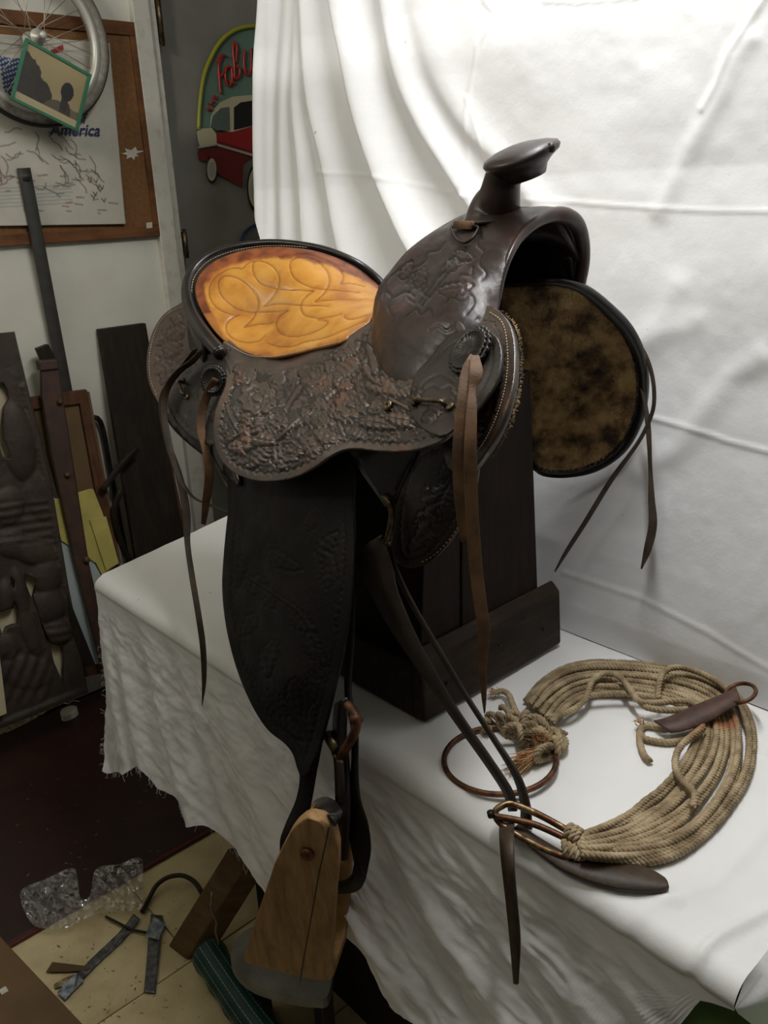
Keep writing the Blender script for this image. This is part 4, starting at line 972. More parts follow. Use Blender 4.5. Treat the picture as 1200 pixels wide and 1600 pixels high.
def jockey_h(P, d, arc):
    T = Tool(P); r_ = random.Random(5)
    for gy in range(520, 760, 15):
        for gx in range(330, 735, 17):
            a = 40 * math.sin(gx / 37.) + 60 * math.cos(gy / 31.) + r_.uniform(-30, 30) + (180 if r_.random() < .5 else 0)
            T.leaf(gx + r_.uniform(-6, 6), gy + r_.uniform(-6, 6), a, r_.uniform(18, 30), r_.uniform(5, 8), r_.uniform(-.6, .6), r_.choice((3, 4)), .15)
    T.h = np.clip(T.h, -.55, .1)
    T.vine([(352, 592), (360, 650), (400, 690), (470, 660), (520, 610), (580, 560)], 3.5); T.vine([(440, 650), (470, 600), (498, 560), (560, 548)], 3)
    T.vine([(380, 735), (430, 690), (480, 640), (520, 600)], 3.5); T.vine([(540, 690), (520, 650), (470, 640)], 3); T.vine([(580, 520), (575, 570), (590, 610), (640, 640)], 3)
    for L_ in ((352, 588, -30, 40, 10, .2, 5), (356, 590, -60, 34, 8), (350, 592, 5, 46, 8, -.2, 5), (400, 590, 200, 40, 13, .5, 5), (470, 560, 150, 46, 14, .4, 6), (440, 600, 245, 44, 14, .3, 6), (455, 600, 300, 44, 14, -.3, 6), (500, 575, 350, 60, 15, .4, 7), (480, 615, 330, 56, 15, -.4, 6), (470, 640, 20, 60, 15, .5, 6), (560, 560, 130, 60, 14, .3, 6),
               (430, 690, 200, 56, 14, -.4, 6), (420, 700, 130, 44, 12, .3, 5), (440, 690, 90, 48, 14, .1, 5), (470, 680, 60, 48, 14, -.3, 5), (490, 670, 20, 60, 13, .4, 6), (400, 680, 250, 50, 14, .4, 5), (390, 700, 180, 36, 12, .2, 5), (520, 650, 340, 60, 13, .4, 6), (570, 600, 20, 60, 14, -.4, 6), (600, 650, 5, 70, 12, .3, 7), (560, 660, 10, 60, 11, -.2, 5), (580, 540, 280, 36, 8), (570, 560, 60, 50, 10, .3, 5), (620, 620, 330, 40, 8), (640, 660, 340, 60, 10, .3, 6), (540, 590, 80, 60, 13, .3, 5), (500, 620, 100, 50, 13, -.3, 5), (386, 640, 110, 46, 10, -.3, 5), (376, 660, 80, 50, 8, -.2, 4)):
        T.leaf(*L_)
    T.flower(402, 622, 30, 9, .4); T.flower(548, 632, 25, 9, .1); T.flower(488, 585, 22, 8, .7); T.flower(434, 655, 15, 7); T.flower(452, 705, 20, 8, .5); T.flower(500, 655, 15, 7)
    T.leaf(520, 560, 330, 52, 10, .2, 5); T.leaf(585, 588, 255, 56, 7, .4, 3)
    T.border(d, arc)
    # plain band below the seat edge
    dd, _ = dist_poly(P, cr(np.array([(345, 552), (400, 570), (440, 572), (500, 558)], float), step=6)); T.h = np.where(dd < 7, 0, T.h)
    return T.h * 1.5, (vnoise(P[:, 0] / 30, P[:, 1] / 30, 3) > .5) * 1.0
def seat_h(P, d, arc):
    S4 = lambda L: cr(np.array([(300 + a / 4, 360 + b / 4) for a, b in L], float), step=4)
    Ls = [[(330, 630), (400, 560), (430, 480), (410, 410), (350, 350), (280, 312), (210, 305), (175, 340), (180, 400), (220, 460), (290, 510), (380, 530), (420, 520)], [(320, 262), (280, 255), (220, 270), (150, 320), (115, 390), (130, 470), (180, 520), (250, 545), (300, 548)], [(300, 548), (250, 570), (215, 610), (220, 660), (270, 705), (350, 725), (430, 715), (465, 680)],
          [(465, 488), (520, 430), (555, 370), (560, 310), (530, 260), (480, 225), (420, 212), (390, 230), (395, 290), (440, 345), (520, 372), (620, 388), (765, 400)], [(465, 488), (560, 475), (690, 488), (860, 500)],
          [(775, 470), (820, 430), (855, 370), (855, 310), (820, 250), (760, 205), (690, 190), (630, 210), (620, 260), (650, 320), (720, 365), (800, 390), (900, 400), (1040, 415)], [(770, 400), (720, 440), (695, 490), (710, 545), (780, 570), (870, 568), (940, 550)],
          [(550, 190), (640, 175), (740, 180), (820, 210), (900, 250), (940, 300), (940, 340), (920, 365), (980, 355), (1070, 375)], [(620, 520), (560, 560), (540, 610), (560, 660), (620, 685), (700, 682), (800, 650), (860, 610), (850, 590), (800, 585)], [(430, 525), (520, 525), (620, 520)], [(330, 630), (420, 610), (520, 600)],
          [(480, 730), (560, 750), (650, 745), (720, 720), (860, 690), (980, 640), (1100, 585)], [(780, 470), (900, 460), (1060, 460)], [(960, 570), (1000, 585), (1110, 555)], [(325, 260), (360, 225), (400, 212)]]
    h = np.zeros(len(P))
    puff = np.full(len(P), 99.)
    for L_ in Ls:
        dd, _ = dist_poly(P, S4(L_)); h = np.minimum(h, -1.15 * np.exp(-(dd / 1.35) ** 2)); puff = np.minimum(puff, dd)
    n = fbm(P[:, 0] / 14, P[:, 1] / 14, 9)
    top_ = np.clip((500 - P[:, 1]) / 60, 0, 1) * np.clip((620 - P[:, 0]) / 100, .45, 1)
    w = 5 + 15 * np.maximum(top_, np.clip((350 - P[:, 0]) / 30, 0, 1) * .8) + 12 * (n - .5)
    m = np.clip((w - d) / 4 + .5, 0, 1) * np.where(top_ > .1, 1, .55)
    return h + .8 * (1 - np.exp(-puff / 6)), m

DZ = .0
# cantle: dished back of the seat, its binding and rolled rim
rimc = [(345, 553, .770), (320, 524, .780), (301, 492, .80), (293, 456, .83), (301, 426, .865), (327, 401, .905), (370, 386, .95), (430, 380, .99), (500, 389, 1.03), (555, 410, 1.06), (590, 436, 1.085), (608, 460, 1.09)]
seatc = [(440, 562, .80), (350, 545, .785), (400, 562, .79), (500, 548, .815), (540, 530, .83), (308, 460, .832), (318, 495, .808), (430, 390, .98), (380, 396, .94), (340, 412, .895), (500, 400, 1.015), (560, 430, 1.045), (597, 465, 1.05), (450, 480, .905), (450, 430, .94), (590, 495, .90), (575, 515, .86), (400, 500, .875), (380, 450, .89), (530, 470, .95)]
bind = [(346, 550), (320, 530), (300, 497), (291, 458), (298, 425), (324, 399), (370, 384), (430, 377), (500, 386), (556, 408), (592, 434), (612, 462), (600, 490), (556, 520), (490, 543), (440, 553), (390, 549)]
cb_, _s = sheet('cantle_back', sd, M['black'], bind, seatc, sp=6, thick=.012, lift=-.003)
seat, sS = sheet('seat', sd, M['seat'], [(308, 470), (310, 440), (334, 414), (380, 396), (430, 390), (490, 396), (540, 414), (575, 438), (601, 466), (590, 492), (575, 512), (558, 524), (532, 541), (490, 551), (440, 562), (410, 562), (385, 556), (350, 536), (325, 507)], seatc, sp=2.3, thick=.004, hfun=seat_h, bulge=.003, dim=6, lift=.005)
P = np.array([np.r_[aY(a, b, c), r] for (a, b, c), r in zip(rimc, [.0125, .0125, .0125, .0115, .0095, .008, .007, .0065, .0065, .0065, .0065, .006])]); P[:, 2] += .001
V, F = tube_mesh(cr(P, step=.006)[:, :3], cr(P, step=.006)[:, 3], 14); rim = link('cantle_rim', V, F, M['black'], sd)
V, F = lathe_mesh([(.0125, -.002), (.0115, .003), (.007, .006), (.002, .007)], P[0][:3], P[0][:3] - P[1][:3], 16); link('rim_end', V, F, M['black'], rim)
Lr = [aY(a, b, c) for a, b, c in rimc[1:]]
cback = ribbon('cantle_outside', Lr, [p + [-.012 * (1 if i < 7 else 0), (.0 if i < 5 else .02), -.075] for i, p in enumerate(Lr)], M['dark'], sd, .006)
cback.modifiers[0].offset = 0
# stitches
def stitches(name, surf, L, parent, sp=4.2, ln=2.7, r=.00062, off=.0012, mat='stitch', closed=False):
    L = cr(np.array(L, float), step=sp, closed=closed); out = []
    for i in range(len(L) - 1):
        t = L[i + 1] - L[i]; t = t / np.linalg.norm(t); a, b = L[i] - t * ln / 2, L[i] + t * ln / 2
        p0, n0 = surf(*a, off=off); p1, n1 = surf(*b, off=off); out.append(tube_mesh([p0, (p0 + p1) / 2 + n0 * .0003, p1], r, 5))
    V, F = join(out); return stuff(link(name, V, F, M[mat], parent))
stitches('stitching', _s, [(340, 548), (318, 522), (305, 498), (301, 470), (302, 440), (318, 416), (342, 401), (380, 390), (430, 385), (500, 391), (550, 410), (580, 431), (602, 457)], sd, off=.0045)
stitches('stitching', sS, [(352, 541), (385, 559), (410, 563), (440, 561), (490, 549), (520, 543), (532, 538)], seat, sp=4, off=.0008)
# jockey: the large tooled leather with the rounded lobes
jc = [(450, 566, .800), (350, 556, .775), (335, 650, .705), (345, 720, .672), (400, 748, .660), (460, 742, .660), (420, 650, .712), (420, 600, .752), (510, 712, .664), (545, 700, .676), (600, 700, .672), (700, 680, .655), (600, 600, .732), (580, 520, .82), (500, 560, .800), (640, 630, .700), (720, 560, .725), (500, 640, .722), (560, 600, .748), (690, 560, .742), (620, 520, .80), (700, 500, .78)]
jo = [(344, 556), (352, 572), (352, 600), (343, 622), (336, 645), (333, 675), (340, 708), (358, 733), (385, 747), (420, 752), (458, 746), (490, 731), (515, 713), (535, 703), (560, 701), (600, 705), (640, 704), (675, 695), (700, 680), (718, 650), (728, 600), (730, 550), (715, 500), (640, 490), (600, 505), (585, 500), (558, 516), (530, 534), (490, 545), (440, 556), (408, 556), (380, 548), (352, 530)]
jk, jS = sheet('seat_jockey', sd, M['tooled'], jo, jc, sp=2.1, thick=.0045, hfun=jockey_h)
# rear skirt, behind the cantle
def rear_h(P, d, arc):
    T = Tool(P); T.h[:] = 0
    for L_ in ((252, 600, 290, 50, 9, .3, 5), (240, 585, 310, 46, 9, .3, 5), (258, 560, 300, 46, 11, .3, 6), (262, 530, 320, 34, 10, .2, 5), (250, 540, 250, 30, 8), (270, 600, 300, 50, 7, -.2, 4), (246, 570, 230, 22, 8), (280, 510, 250, 26, 8)): T.leaf(*L_)
    T.line([(246, 640), (262, 600), (300, 560)], 1.2); T.h = np.where(d < 12, 0, T.h); return T.h, 0 * d
rk, rS = sheet('rear_skirt', sd, M['skirt'], [(296, 470), (275, 478), (255, 492), (240, 515), (231, 545), (229, 575), (233, 600), (243, 622), (260, 645), (290, 668), (330, 690), (350, 650), (352, 590), (335, 545), (310, 505)], [(296, 470, .845), (230, 570, .79), (255, 495, .83), (260, 645, .745), (340, 690, .715), (345, 560, .79), (290, 560, .805), (300, 620, .765)], sp=2.6, thick=.008, hfun=rear_h)
stitches('stitching', rS, [(284, 481), (262, 491), (246, 512), (236, 545), (234, 575), (238, 600), (247, 620)], rk, sp=4.4)
rj, rjS = sheet('rear_jockey', sd, M['dark'], [(262, 628), (275, 600), (300, 565), (330, 552), (352, 562), (362, 600), (356, 640), (345, 690), (325, 694), (295, 680), (272, 655)], [(262, 628, .755), (300, 565, .785), (352, 562, .768), (345, 690, .700), (290, 675, .725), (320, 620, .745)], sp=3, thick=.004, bulge=.002,
      hfun=lambda P, d, arc: (lambda T: (T.border(d, arc, 6, 11, 4), T.leaf(318, 600, 80, 44, 8, .3, 4), T.leaf(330, 640, 60, 34, 7), (T.h, 0 * d))[-1])(Tool(P)))
sheet('skirt_lining', sd, M['black'], [(258, 640), (292, 672), (335, 690), (352, 700), (372, 745), (368, 758), (330, 722), (290, 690), (264, 662)], [(258, 640, .765), (335, 700, .73), (372, 750, .70), (290, 690, .75)], sp=6, thick=.006)
# front skirt with fleece lining edge and stitched border
fs, fS = sheet('front_skirt', sd, M['tooled'], [(762, 478), (780, 486), (795, 504), (803, 530), (805, 565), (801, 605), (790, 645), (774, 682), (755, 712), (735, 735), (705, 735), (690, 700), (690, 640), (700, 560), (720, 500)], [(770, 482, .80), (805, 565, .738), (790, 645, .700), (735, 735, .690), (700, 700, .700), (700, 560, .765), (750, 560, .745), (740, 640, .708)], sp=2.6, thick=.009,
      hfun=lambda P, d, arc: (lambda T: (T.h.__imul__(0), T.leaf(730, 700, 290, 60, 10, .2, 5), T.leaf(750, 660, 285, 60, 9, .2, 5), T.leaf(765, 610, 285, 50, 8, .2, 4), T.border(d, arc, 16, 14, 5), (T.h, 0 * d))[-1])(Tool(P)))
stitches('stitching', fS, [(768, 490), (782, 500), (790, 516), (794, 545), (794, 580), (788, 618), (776, 655), (762, 684), (746, 708)], fs, sp=4.6, off=.0016)
ef = []
for a, b in cr(np.array([(770, 480), (786, 488), (799, 506), (806, 535), (807, 570), (803, 608), (792, 648), (776, 685), (757, 714)], float), step=1.3):
    p, n = fS(a, b, off=-.009)
    for q in range(2): v = np.array([rr.uniform(-.4, 1), rr.uniform(-.2, .3), rr.uniform(-.6, .8)]) * .004; ef.append(tube_mesh([p, p + v * .6, p + v], .0005, 3))
V, F = join(ef); stuff(link('fleece_edge', V, F, M['fleece'], fs))
# lower skirt flap below the jockey
lf, lS = sheet('skirt_flap', sd, M['dark'], [(742, 700), (745, 740), (736, 780), (722, 815), (700, 850), (672, 878), (645, 888), (622, 880), (612, 855), (612, 815), (618, 770), (640, 715), (690, 690)], [(742, 700, .712), (735, 780, .716), (650, 885, .722), (612, 850, .722), (640, 720, .715), (680, 790, .706)], sp=2.6, thick=.006,
      hfun=lambda P, d, arc: (lambda T: (T.h.__imul__(.3), [T.leaf(*l) for l in ((640, 860, 300, 60, 10, .4, 4), (650, 820, 320, 60, 11, .3, 5), (660, 780, 330, 56, 11, .3, 5), (690, 800, 290, 50, 11, .3, 5), (655, 800, 60, 56, 8, .3, 3), (665, 760, 70, 50, 8, .3, 3), (690, 750, 300, 46, 9))], T.border(d, arc, 12, 12, 3), (T.h, 0 * d))[-1])(Tool(P)))
stitches('stitching', lS, [(728, 800), (708, 836), (680, 866), (655, 880)], lf, sp=7, ln=2.2, r=.0005)
# front jockey: raised panel that carries the rosette
fj, fjS = sheet('front_jockey', sd, M['dark'], [(648, 590), (672, 560), (695, 532), (718, 518), (745, 514), (768, 520), (781, 534), (785, 560), (778, 595), (760, 625), (738, 650), (715, 668), (690, 682), (660, 670), (640, 640)], [(648, 590, .716), (700, 530, .752), (745, 516, .752), (785, 560, .722), (760, 625, .690), (690, 680, .652), (640, 640, .690), (715, 590, .712)], sp=2.6, thick=.004, bulge=.0025, lift=.001,
      hfun=lambda P, d, arc: (lambda T: (T.h.__imul__(0), T.line([(650, 628), (665, 600), (690, 588), (712, 600)], 1.5, 1), T.leaf(660, 660, 320, 50, 9, .2, 5), T.leaf(640, 640, 300, 40, 8), T.line([(675, 570), (700, 545), (730, 528), (760, 530), (772, 550), (765, 590), (735, 640)], 1.4, .9), T.line([(660, 615), (680, 604), (690, 612), (705, 606), (716, 622)], 1.2, .9), (T.h, 0 * d))[-1])(Tool(P)))
# fork / swell
def fork_h(P, d, arc):
    T = Tool(P); T.h[:] = 0
    def soft(L_, w=1.6, dp=1.0): T.line(L_, w, dp)
    soft([(660, 480), (690, 440), (720, 410), (742, 380)]); soft([(664, 484), (700, 440), (730, 405), (746, 382)])
    for L_ in ([(640, 450), (650, 425), (668, 415), (672, 400), (690, 396), (700, 384)], [(602, 470), (608, 440), (625, 425), (640, 412)], [(690, 438), (698, 420), (712, 424), (722, 408), (730, 414)], [(700, 452), (716, 448), (724, 436), (738, 438), (742, 424)], [(640, 500), (655, 488), (662, 498), (676, 488), (684, 500), (700, 490)], [(660, 440), (672, 452), (664, 462), (676, 470)], [(742, 360), (752, 372), (750, 390), (760, 400), (752, 418), (762, 432), (752, 444)], [(735, 350), (750, 352), (766, 362)], [(752, 350), (756, 380)], [(620, 470), (640, 462), (652, 470)], [(650, 455), (640, 470), (652, 480)],
               [(700, 480), (712, 470), (722, 476), (736, 466), (740, 480), (728, 496)], [(676, 520), (690, 512), (700, 520), (716, 508)], [(720, 540), (735, 520), (748, 500)], [(608, 460), (616, 470), (610, 484), (620, 500)]): soft(L_, 1.5, .95)
    for L_ in ((700, 430, 310, 34, 8, .3, 4, .5), (655, 455, 285, 40, 9, .3, 4, .5), (690, 460, 350, 50, 9, .2, 5, .5), (630, 440, 300, 34, 8, .2, 4, .5), (716, 400, 20, 30, 7, .2, 4, .5)): T.leaf(*L_)
    e = (d < 9); T.h = np.where(e, 0, T.h)
    T.line([(606, 438), (594, 465), (588, 500), (590, 545), (600, 580), (618, 598)], 1.3, .8)
    T.h += .5 * (fbm(P[:, 0] / 24, P[:, 1] / 24, 77) - .5) * 3
    return T.h, 0 * d
fo = [(590, 452), (612, 420), (645, 386), (690, 354), (735, 332), (775, 326), (812, 325), (848, 322), (878, 326), (858, 334), (834, 346), (812, 368), (796, 400), (786, 435), (780, 470), (774, 492), (755, 508), (720, 524), (690, 548), (662, 580), (640, 602), (618, 607), (598, 592), (586, 560), (581, 525), (582, 490)]
fc = [(590, 452, .895), (645, 386, .93), (735, 332, .955), (812, 325, .965), (878, 328, .985), (834, 350, .925), (796, 400, .865), (780, 470, .825), (750, 508, .785), (690, 548, .752), (640, 600, .728), (610, 604, .735), (586, 560, .775), (582, 500, .83), (700, 400, .885), (650, 450, .855), (720, 450, .815), (650, 530, .765), (620, 500, .795), (770, 380, .885), (690, 500, .775)]
fk, kS = sheet('swell', sd, M['fork'], fo, fc, sp=2.5, thick=.016, hfun=fork_h, bulge=.007, dim=14)
ar = [(773, 495, .820), (779, 465, .832), (786, 430, .850), (796, 400, .868), (813, 370, .900), (838, 347, .935), (864, 336, .972), (886, 338, 1.0), (902, 352, 1.03), (910, 378, 1.052), (911, 410, 1.062), (905, 446, 1.062)]
P = np.array([np.r_[aY(a, b, c), r] for (a, b, c), r in zip(ar, [.003, .0035, .004, .005, .006, .008, .010, .011, .011, .010, .0095, .009])])
Q = cr(P, step=.006); V, F = tube_mesh(Q[:, :3], Q[:, 3], 12); link('gullet_rim', V, F, M['fork'], sd)
Qa = cr(P[:, :3], n=40); mid = Qa.mean(0); rings = []
for dx, k in ((0, 1.0), (.015, .90), (.04, .82), (.08, .74), (.12, .66)): rings.append(np.array([mid * [1, 1, 1] + (p - mid) * [1, k, k] + [-dx, 0, -.002] for p in Qa]))
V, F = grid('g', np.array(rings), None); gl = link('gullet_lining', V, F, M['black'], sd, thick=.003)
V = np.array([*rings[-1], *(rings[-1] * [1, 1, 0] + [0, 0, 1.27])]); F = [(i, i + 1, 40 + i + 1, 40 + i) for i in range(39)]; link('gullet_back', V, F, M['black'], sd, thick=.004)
rg = [aY(a, b, c) for a, b, c in ((592, 452, .90), (645, 388, .932), (735, 334, .957), (812, 327, .967), (868, 331, .982))]
fb_ = [rg[0] + [0, .14, -.07], rg[1] + [0, .15, -.09], rg[2] + [0, .13, -.10], rg[3] + [-.01, .10, -.07], Q[-6, :3]]
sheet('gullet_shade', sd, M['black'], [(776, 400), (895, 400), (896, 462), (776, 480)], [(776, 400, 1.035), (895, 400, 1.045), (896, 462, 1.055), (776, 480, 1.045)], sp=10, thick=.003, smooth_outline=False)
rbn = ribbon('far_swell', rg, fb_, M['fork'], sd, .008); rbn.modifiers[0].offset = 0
# horn
hb = aY(775, 334, .955); ht = aY(789, 262, .945)
Q = cr(np.array([np.r_[hb + [0, 0, -.012], .050], np.r_[hb + [.0, 0, .006], .037], np.r_[hb * .6 + ht * .4, .0285], np.r_[hb * .25 + ht * .75, .0245], np.r_[ht + [.004, 0, -.002], .0255]]), step=.004)
V, F = tube_mesh(Q[:, :3], Q[:, 3], 28); hn = link('horn', V, F, M['fork'], sd)
hcx = aY(814, 240, .935); ax_ = np.array([-.06, -.30, .95]); ax_ /= np.linalg.norm(ax_)
V, F = lathe_mesh([(.001, .010), (.022, .0095), (.038, .006), (.0475, .002), (.0505, -.003), (.048, -.008), (.038, -.013), (.030, -.020), (.026, -.030)], hcx, ax_, 40)
w_ = (V - hcx) @ ax_; rad_ = V - hcx - np.outer(w_, ax_); fx = rad_ @ np.array([1, 0, .2]); V = V + np.outer(np.clip(fx, 0, None) ** 2 * 1.6, ax_)      # front lip turns up
link('horn_cap', V, F, M['fork'], sd)
p = V[np.argmax(fx)]; V, F = lathe_mesh([(.001, .006), (.004, .005), (.0062, 0), (.004, -.005), (.001, -.006)], p + [-.002, 0, 0], (0, 0, 1), 14); link('horn_tip', V, F, M['fork'], hn)
# latch D ring on the swell
pr_ = [kS(*q, off=.004)[0] for q in ((714, 362), (750, 364), (751, 372), (742, 385), (732, 389), (722, 384), (714, 371))]
V, F = tube_mesh(cr(np.array(pr_), n=40, closed=True), .0020, 8, True); dr = link('dee_ring', V, F, M['darkmetal'], sd)
a, b = kS(718, 361, off=.006)[0], kS(746, 364, off=.006)[0]; V, F = strap_mesh(np.array([a, (a + b) / 2 + [0, -.002, 0], b]), .011, (0, .1, 1), .005, step=.004); link('dee_loop', V, F, M['string'], sd)
# rosettes
def rosette(surf, x, y, r, mat, n=22, off=.003, tilt=None, sq=1.0):
    c, nv = surf(x, y, off=off); nv = nv if tilt is None else np.asarray(tilt, float) / np.linalg.norm(tilt)
    u = np.cross(nv, [0, 0, 1]); u /= np.linalg.norm(u); v = np.cross(nv, u); rt_ = None
    for lay, (rr_, h0, h1) in enumerate(((r, 0, .0035), (r * .86, .0035, .006))):
        m = n * 8; th = np.linspace(0, 2 * math.pi, m, endpoint=False); R = rr_ * (1 - .06 + .06 * np.abs(np.sin(th * n / 2)))
        rings_ = [(R, h0), (R, h1 * .8 + h0 * .2), (R * .95, h1), (R * .8, h1 * 1.02), (R * .78, h1 - .0007), (R * .3, h1 - .0007 + .0004)]
        V = [c + u * rad * math.cos(t) + v * rad * math.sin(t) + nv * (h + (.0003 * math.sin(t * 36) if q == 5 else 0)) for q, (Rr, h) in enumerate(rings_) for t, rad in zip(th, Rr)]; F = [(i * m + k, i * m + (k + 1) % m, (i + 1) * m + (k + 1) % m, (i + 1) * m + k) for i in range(5) for k in range(m)] + [tuple(5 * m + k for k in range(m))]
        o = link('rosette' if lay == 0 else 'rosette_top', V, F, M[mat], sd if lay == 0 else rt_); rt_ = o if lay == 0 else rt_
    return rt_, c, nv
rosette(fjS, 741, 552, .031, 'black')
rosette(rjS, 344, 598, .026, 'black', off=.010, tilt=(.35, -.85, .25))
# footman loops and screw
def loop_bar(surf, a, b, r=.0026, off=.008):
    pa, na = surf(*a, off=0); pb, nb = surf(*b, off=0); P = cr(np.array([pa, pa + na * off, (pa * .8 + pb * .2) + na * (off + .001), (pa * .2 + pb * .8) + nb * (off + .001), pb + nb * off, pb]), n=16)
    V, F = tube_mesh(P, r, 8); o = link('footman_loop', V, F, M['brass'], sd)
    for p, n in ((pa, na), (pb, nb)):
        s_ = p + (p - (pa + pb) / 2) * .28; V, F = lathe_mesh([(.0055, 0), (.0055, .0018), (.004, .003), (.001, .0033)], s_, n, 14); link('screw_head', V, F, M['brass'], o)
loop_bar(fjS, (657, 631), (700, 638)); loop_bar(rjS, (287, 598), (293, 618))
p, n = jS(607, 635, off=0); lathe('screw', [(.0075, 0), (.0075, .002), (.0055, .0035), (.0025, .0035), (.0025, .0025), (.001, .0025)], p, n, M['brass'], sd, 18)

# far skirt with worn fleece lining
fzo = [(776, 447), (800, 442), (850, 440), (886, 443), (915, 455), (948, 482), (978, 515), (997, 555), (1003, 605), (996, 655), (972, 700), (932, 730), (888, 742), (852, 740), (830, 726), (818, 680), (800, 620), (780, 580), (770, 500)]
fzc = [(780, 446, 1.0), (850, 441, 1.01), (885, 445, 1.03), (950, 487, 1.10), (1000, 570, 1.165), (998, 650, 1.185), (930, 730, 1.17), (860, 742, 1.14), (828, 690, 1.10), (880, 600, 1.125), (800, 520, 1.04), (900, 500, 1.085), (860, 680, 1.125), (940, 620, 1.16)]
def fl_h(P, d, arc): return 5.5 * (fbm(P[:, 0] / 26, P[:, 1] / 22, 55, 5) - .5) * np.clip(d / 20, .2, 1) + 1.2 * (vnoise(P[:, 0] / 3, P[:, 1] / 3, 8) - .5), 0 * d
fsk, _f = sheet('far_skirt', sd, M['black'], fzo, [(a, b, c + .006) for a, b, c in fzc], sp=7, thick=.006)
fz, zS = sheet('fleece_lining', fsk, M['fleece'], [(778, 454), (805, 449), (850, 447), (884, 450), (910, 461), (941, 488), (969, 520), (988, 560), (994, 606), (987, 652), (965, 693), (928, 722), (887, 734), (852, 732), (836, 720), (822, 680), (804, 620), (784, 580), (774, 500)], fzc, sp=2.8, thick=.004, hfun=fl_h, bulge=.004)
hair = []
pv = np.array([v.co for v in fz.data.vertices]) + np.array(ROOTLOC[sd.name]); nn = np.array([v.normal for v in fz.data.vertices])
for k in rng.integers(0, len(pv), 15000):
    p = pv[k] + rng.normal(0, .0012, 3); d_ = nn[k] * .5 + np.array([rng.normal(.1, .5), -.1 + rng.normal(0, .3), -.55 + rng.normal(0, .5)]); d_ /= np.linalg.norm(d_); s_ = np.cross(d_, nn[k]); s_ /= np.linalg.norm(s_) + 1e-9; L_ = rng.uniform(.003, .0065)
    hair.append((np.array([p - s_ * .0005, p + s_ * .0005, p + d_ * L_]), [(0, 1, 2)]))
V, F = join(hair); stuff(link('fleece_hair', V, F, M['fleece'], fsk, smooth=False))
eb = [(772, 446, 1.0), (800, 442, 1.0), (850, 439, 1.008), (888, 443, 1.033), (918, 456, 1.065), (952, 484, 1.102), (982, 518, 1.138), (1001, 560, 1.163), (1006, 608, 1.18), (999, 657, 1.188), (974, 703, 1.18), (933, 733, 1.168), (888, 744, 1.15), (850, 742, 1.135), (832, 730, 1.12)]
Q = cr(np.array([np.r_[aY(a, b, c), r] for (a, b, c), r in zip(eb, [.003, .004, .005, .006, .008, .009, .010, .009, .008, .006, .005, .004, .003, .003, .003])]), step=.008); V, F = tube_mesh(Q[:, :3], Q[:, 3], 8); link('skirt_binding', V, F, M['black'], fsk)
# saddle tree bars and body that fill the inside
hexa('tree_bar', np.array([(-1.30, .80, 1.16), (-.80, .80, 1.19), (-.80, .87, 1.19), (-1.30, .87, 1.16), (-1.28, .84, 1.235), (-.84, .83, 1.27), (-.84, .88, 1.28), (-1.28, .88, 1.245)]), M['black'], sd, .01)
hexa('tree_bar', np.array([(-1.30, 1.01, 1.16), (-.84, 1.00, 1.19), (-.84, 1.06, 1.19), (-1.30, 1.06, 1.16), (-1.28, .99, 1.25), (-.88, .98, 1.28), (-.88, 1.03, 1.27), (-1.28, 1.03, 1.245)]), M['black'], sd, .01)

# fender, stirrup leathers and stirrup
def fen_h(P, d, arc):
    T = Tool(P); T.h[:] = 0
    for L_ in ((400, 900, 60, 60, 12, .3, 6), (380, 870, 100, 50, 10, .3, 5), (420, 860, 30, 60, 11, .3, 5), (500, 880, 300, 56, 11, -.3, 5), (510, 920, 270, 60, 11, .3, 5), (450, 950, 40, 60, 12, .3, 6), (480, 990, 60, 60, 11, .3, 5), (430, 1000, 100, 60, 12, .3, 5), (400, 960, 120, 40, 10), (500, 1040, 100, 60, 10, .3, 5), (460, 1060, 80, 60, 11, .3, 5), (420, 1080, 60, 60, 10), (480, 830, 290, 40, 9), (440, 1120, 50, 50, 9), (490, 1100, 95, 60, 7), (525, 980, 280, 60, 9, .2, 5)): T.leaf(*L_, up=.45)
    T.vine([(385, 900), (430, 930), (470, 960), (495, 1010), (495, 1060)], 2.5, .4); T.h *= .75
    T.border(d, arc, 13, 13, 2.5); fade = np.clip((P[:, 1] - 780) / 60, 0, 1); T.h = T.h * fade
    return T.h, 0 * d
fno = [(362, 735), (356, 800), (350, 860), (347, 915), (351, 965), (361, 1015), (375, 1060), (395, 1105), (418, 1140), (445, 1162), (458, 1180), (466, 1205), (475, 1215), (490, 1190), (503, 1150), (516, 1100), (531, 1040), (543, 975), (550, 910), (553, 850), (552, 790), (548, 730), (500, 715), (420, 720)]
fnc = [(362, 740, .715), (347, 915, .655), (375, 1060, .605), (418, 1140, .580), (475, 1210, .555), (503, 1150, .575), (531, 1040, .610), (550, 910, .650), (552, 800, .690), (548, 735, .705), (450, 740, .695), (450, 850, .655), (450, 950, .620), (450, 1060, .585)]
fn, nS = sheet('fender', sd, M['fender'], fno, fnc, sp=3, thick=.0045, hfun=fen_h)
ribbon('fender_strap', [aY(a, b, c) for a, b, c in ((462, 1180, .570), (468, 1215, .558), (462, 1250, .545), (447, 1285, .53), (438, 1310, .52), (437, 1332, .515))], [aY(a, b, c) for a, b, c in ((502, 1150, .575), (492, 1210, .565), (482, 1260, .548), (470, 1285, .535), (456, 1305, .525), (447, 1328, .518))], M['fender'], fn, .004)
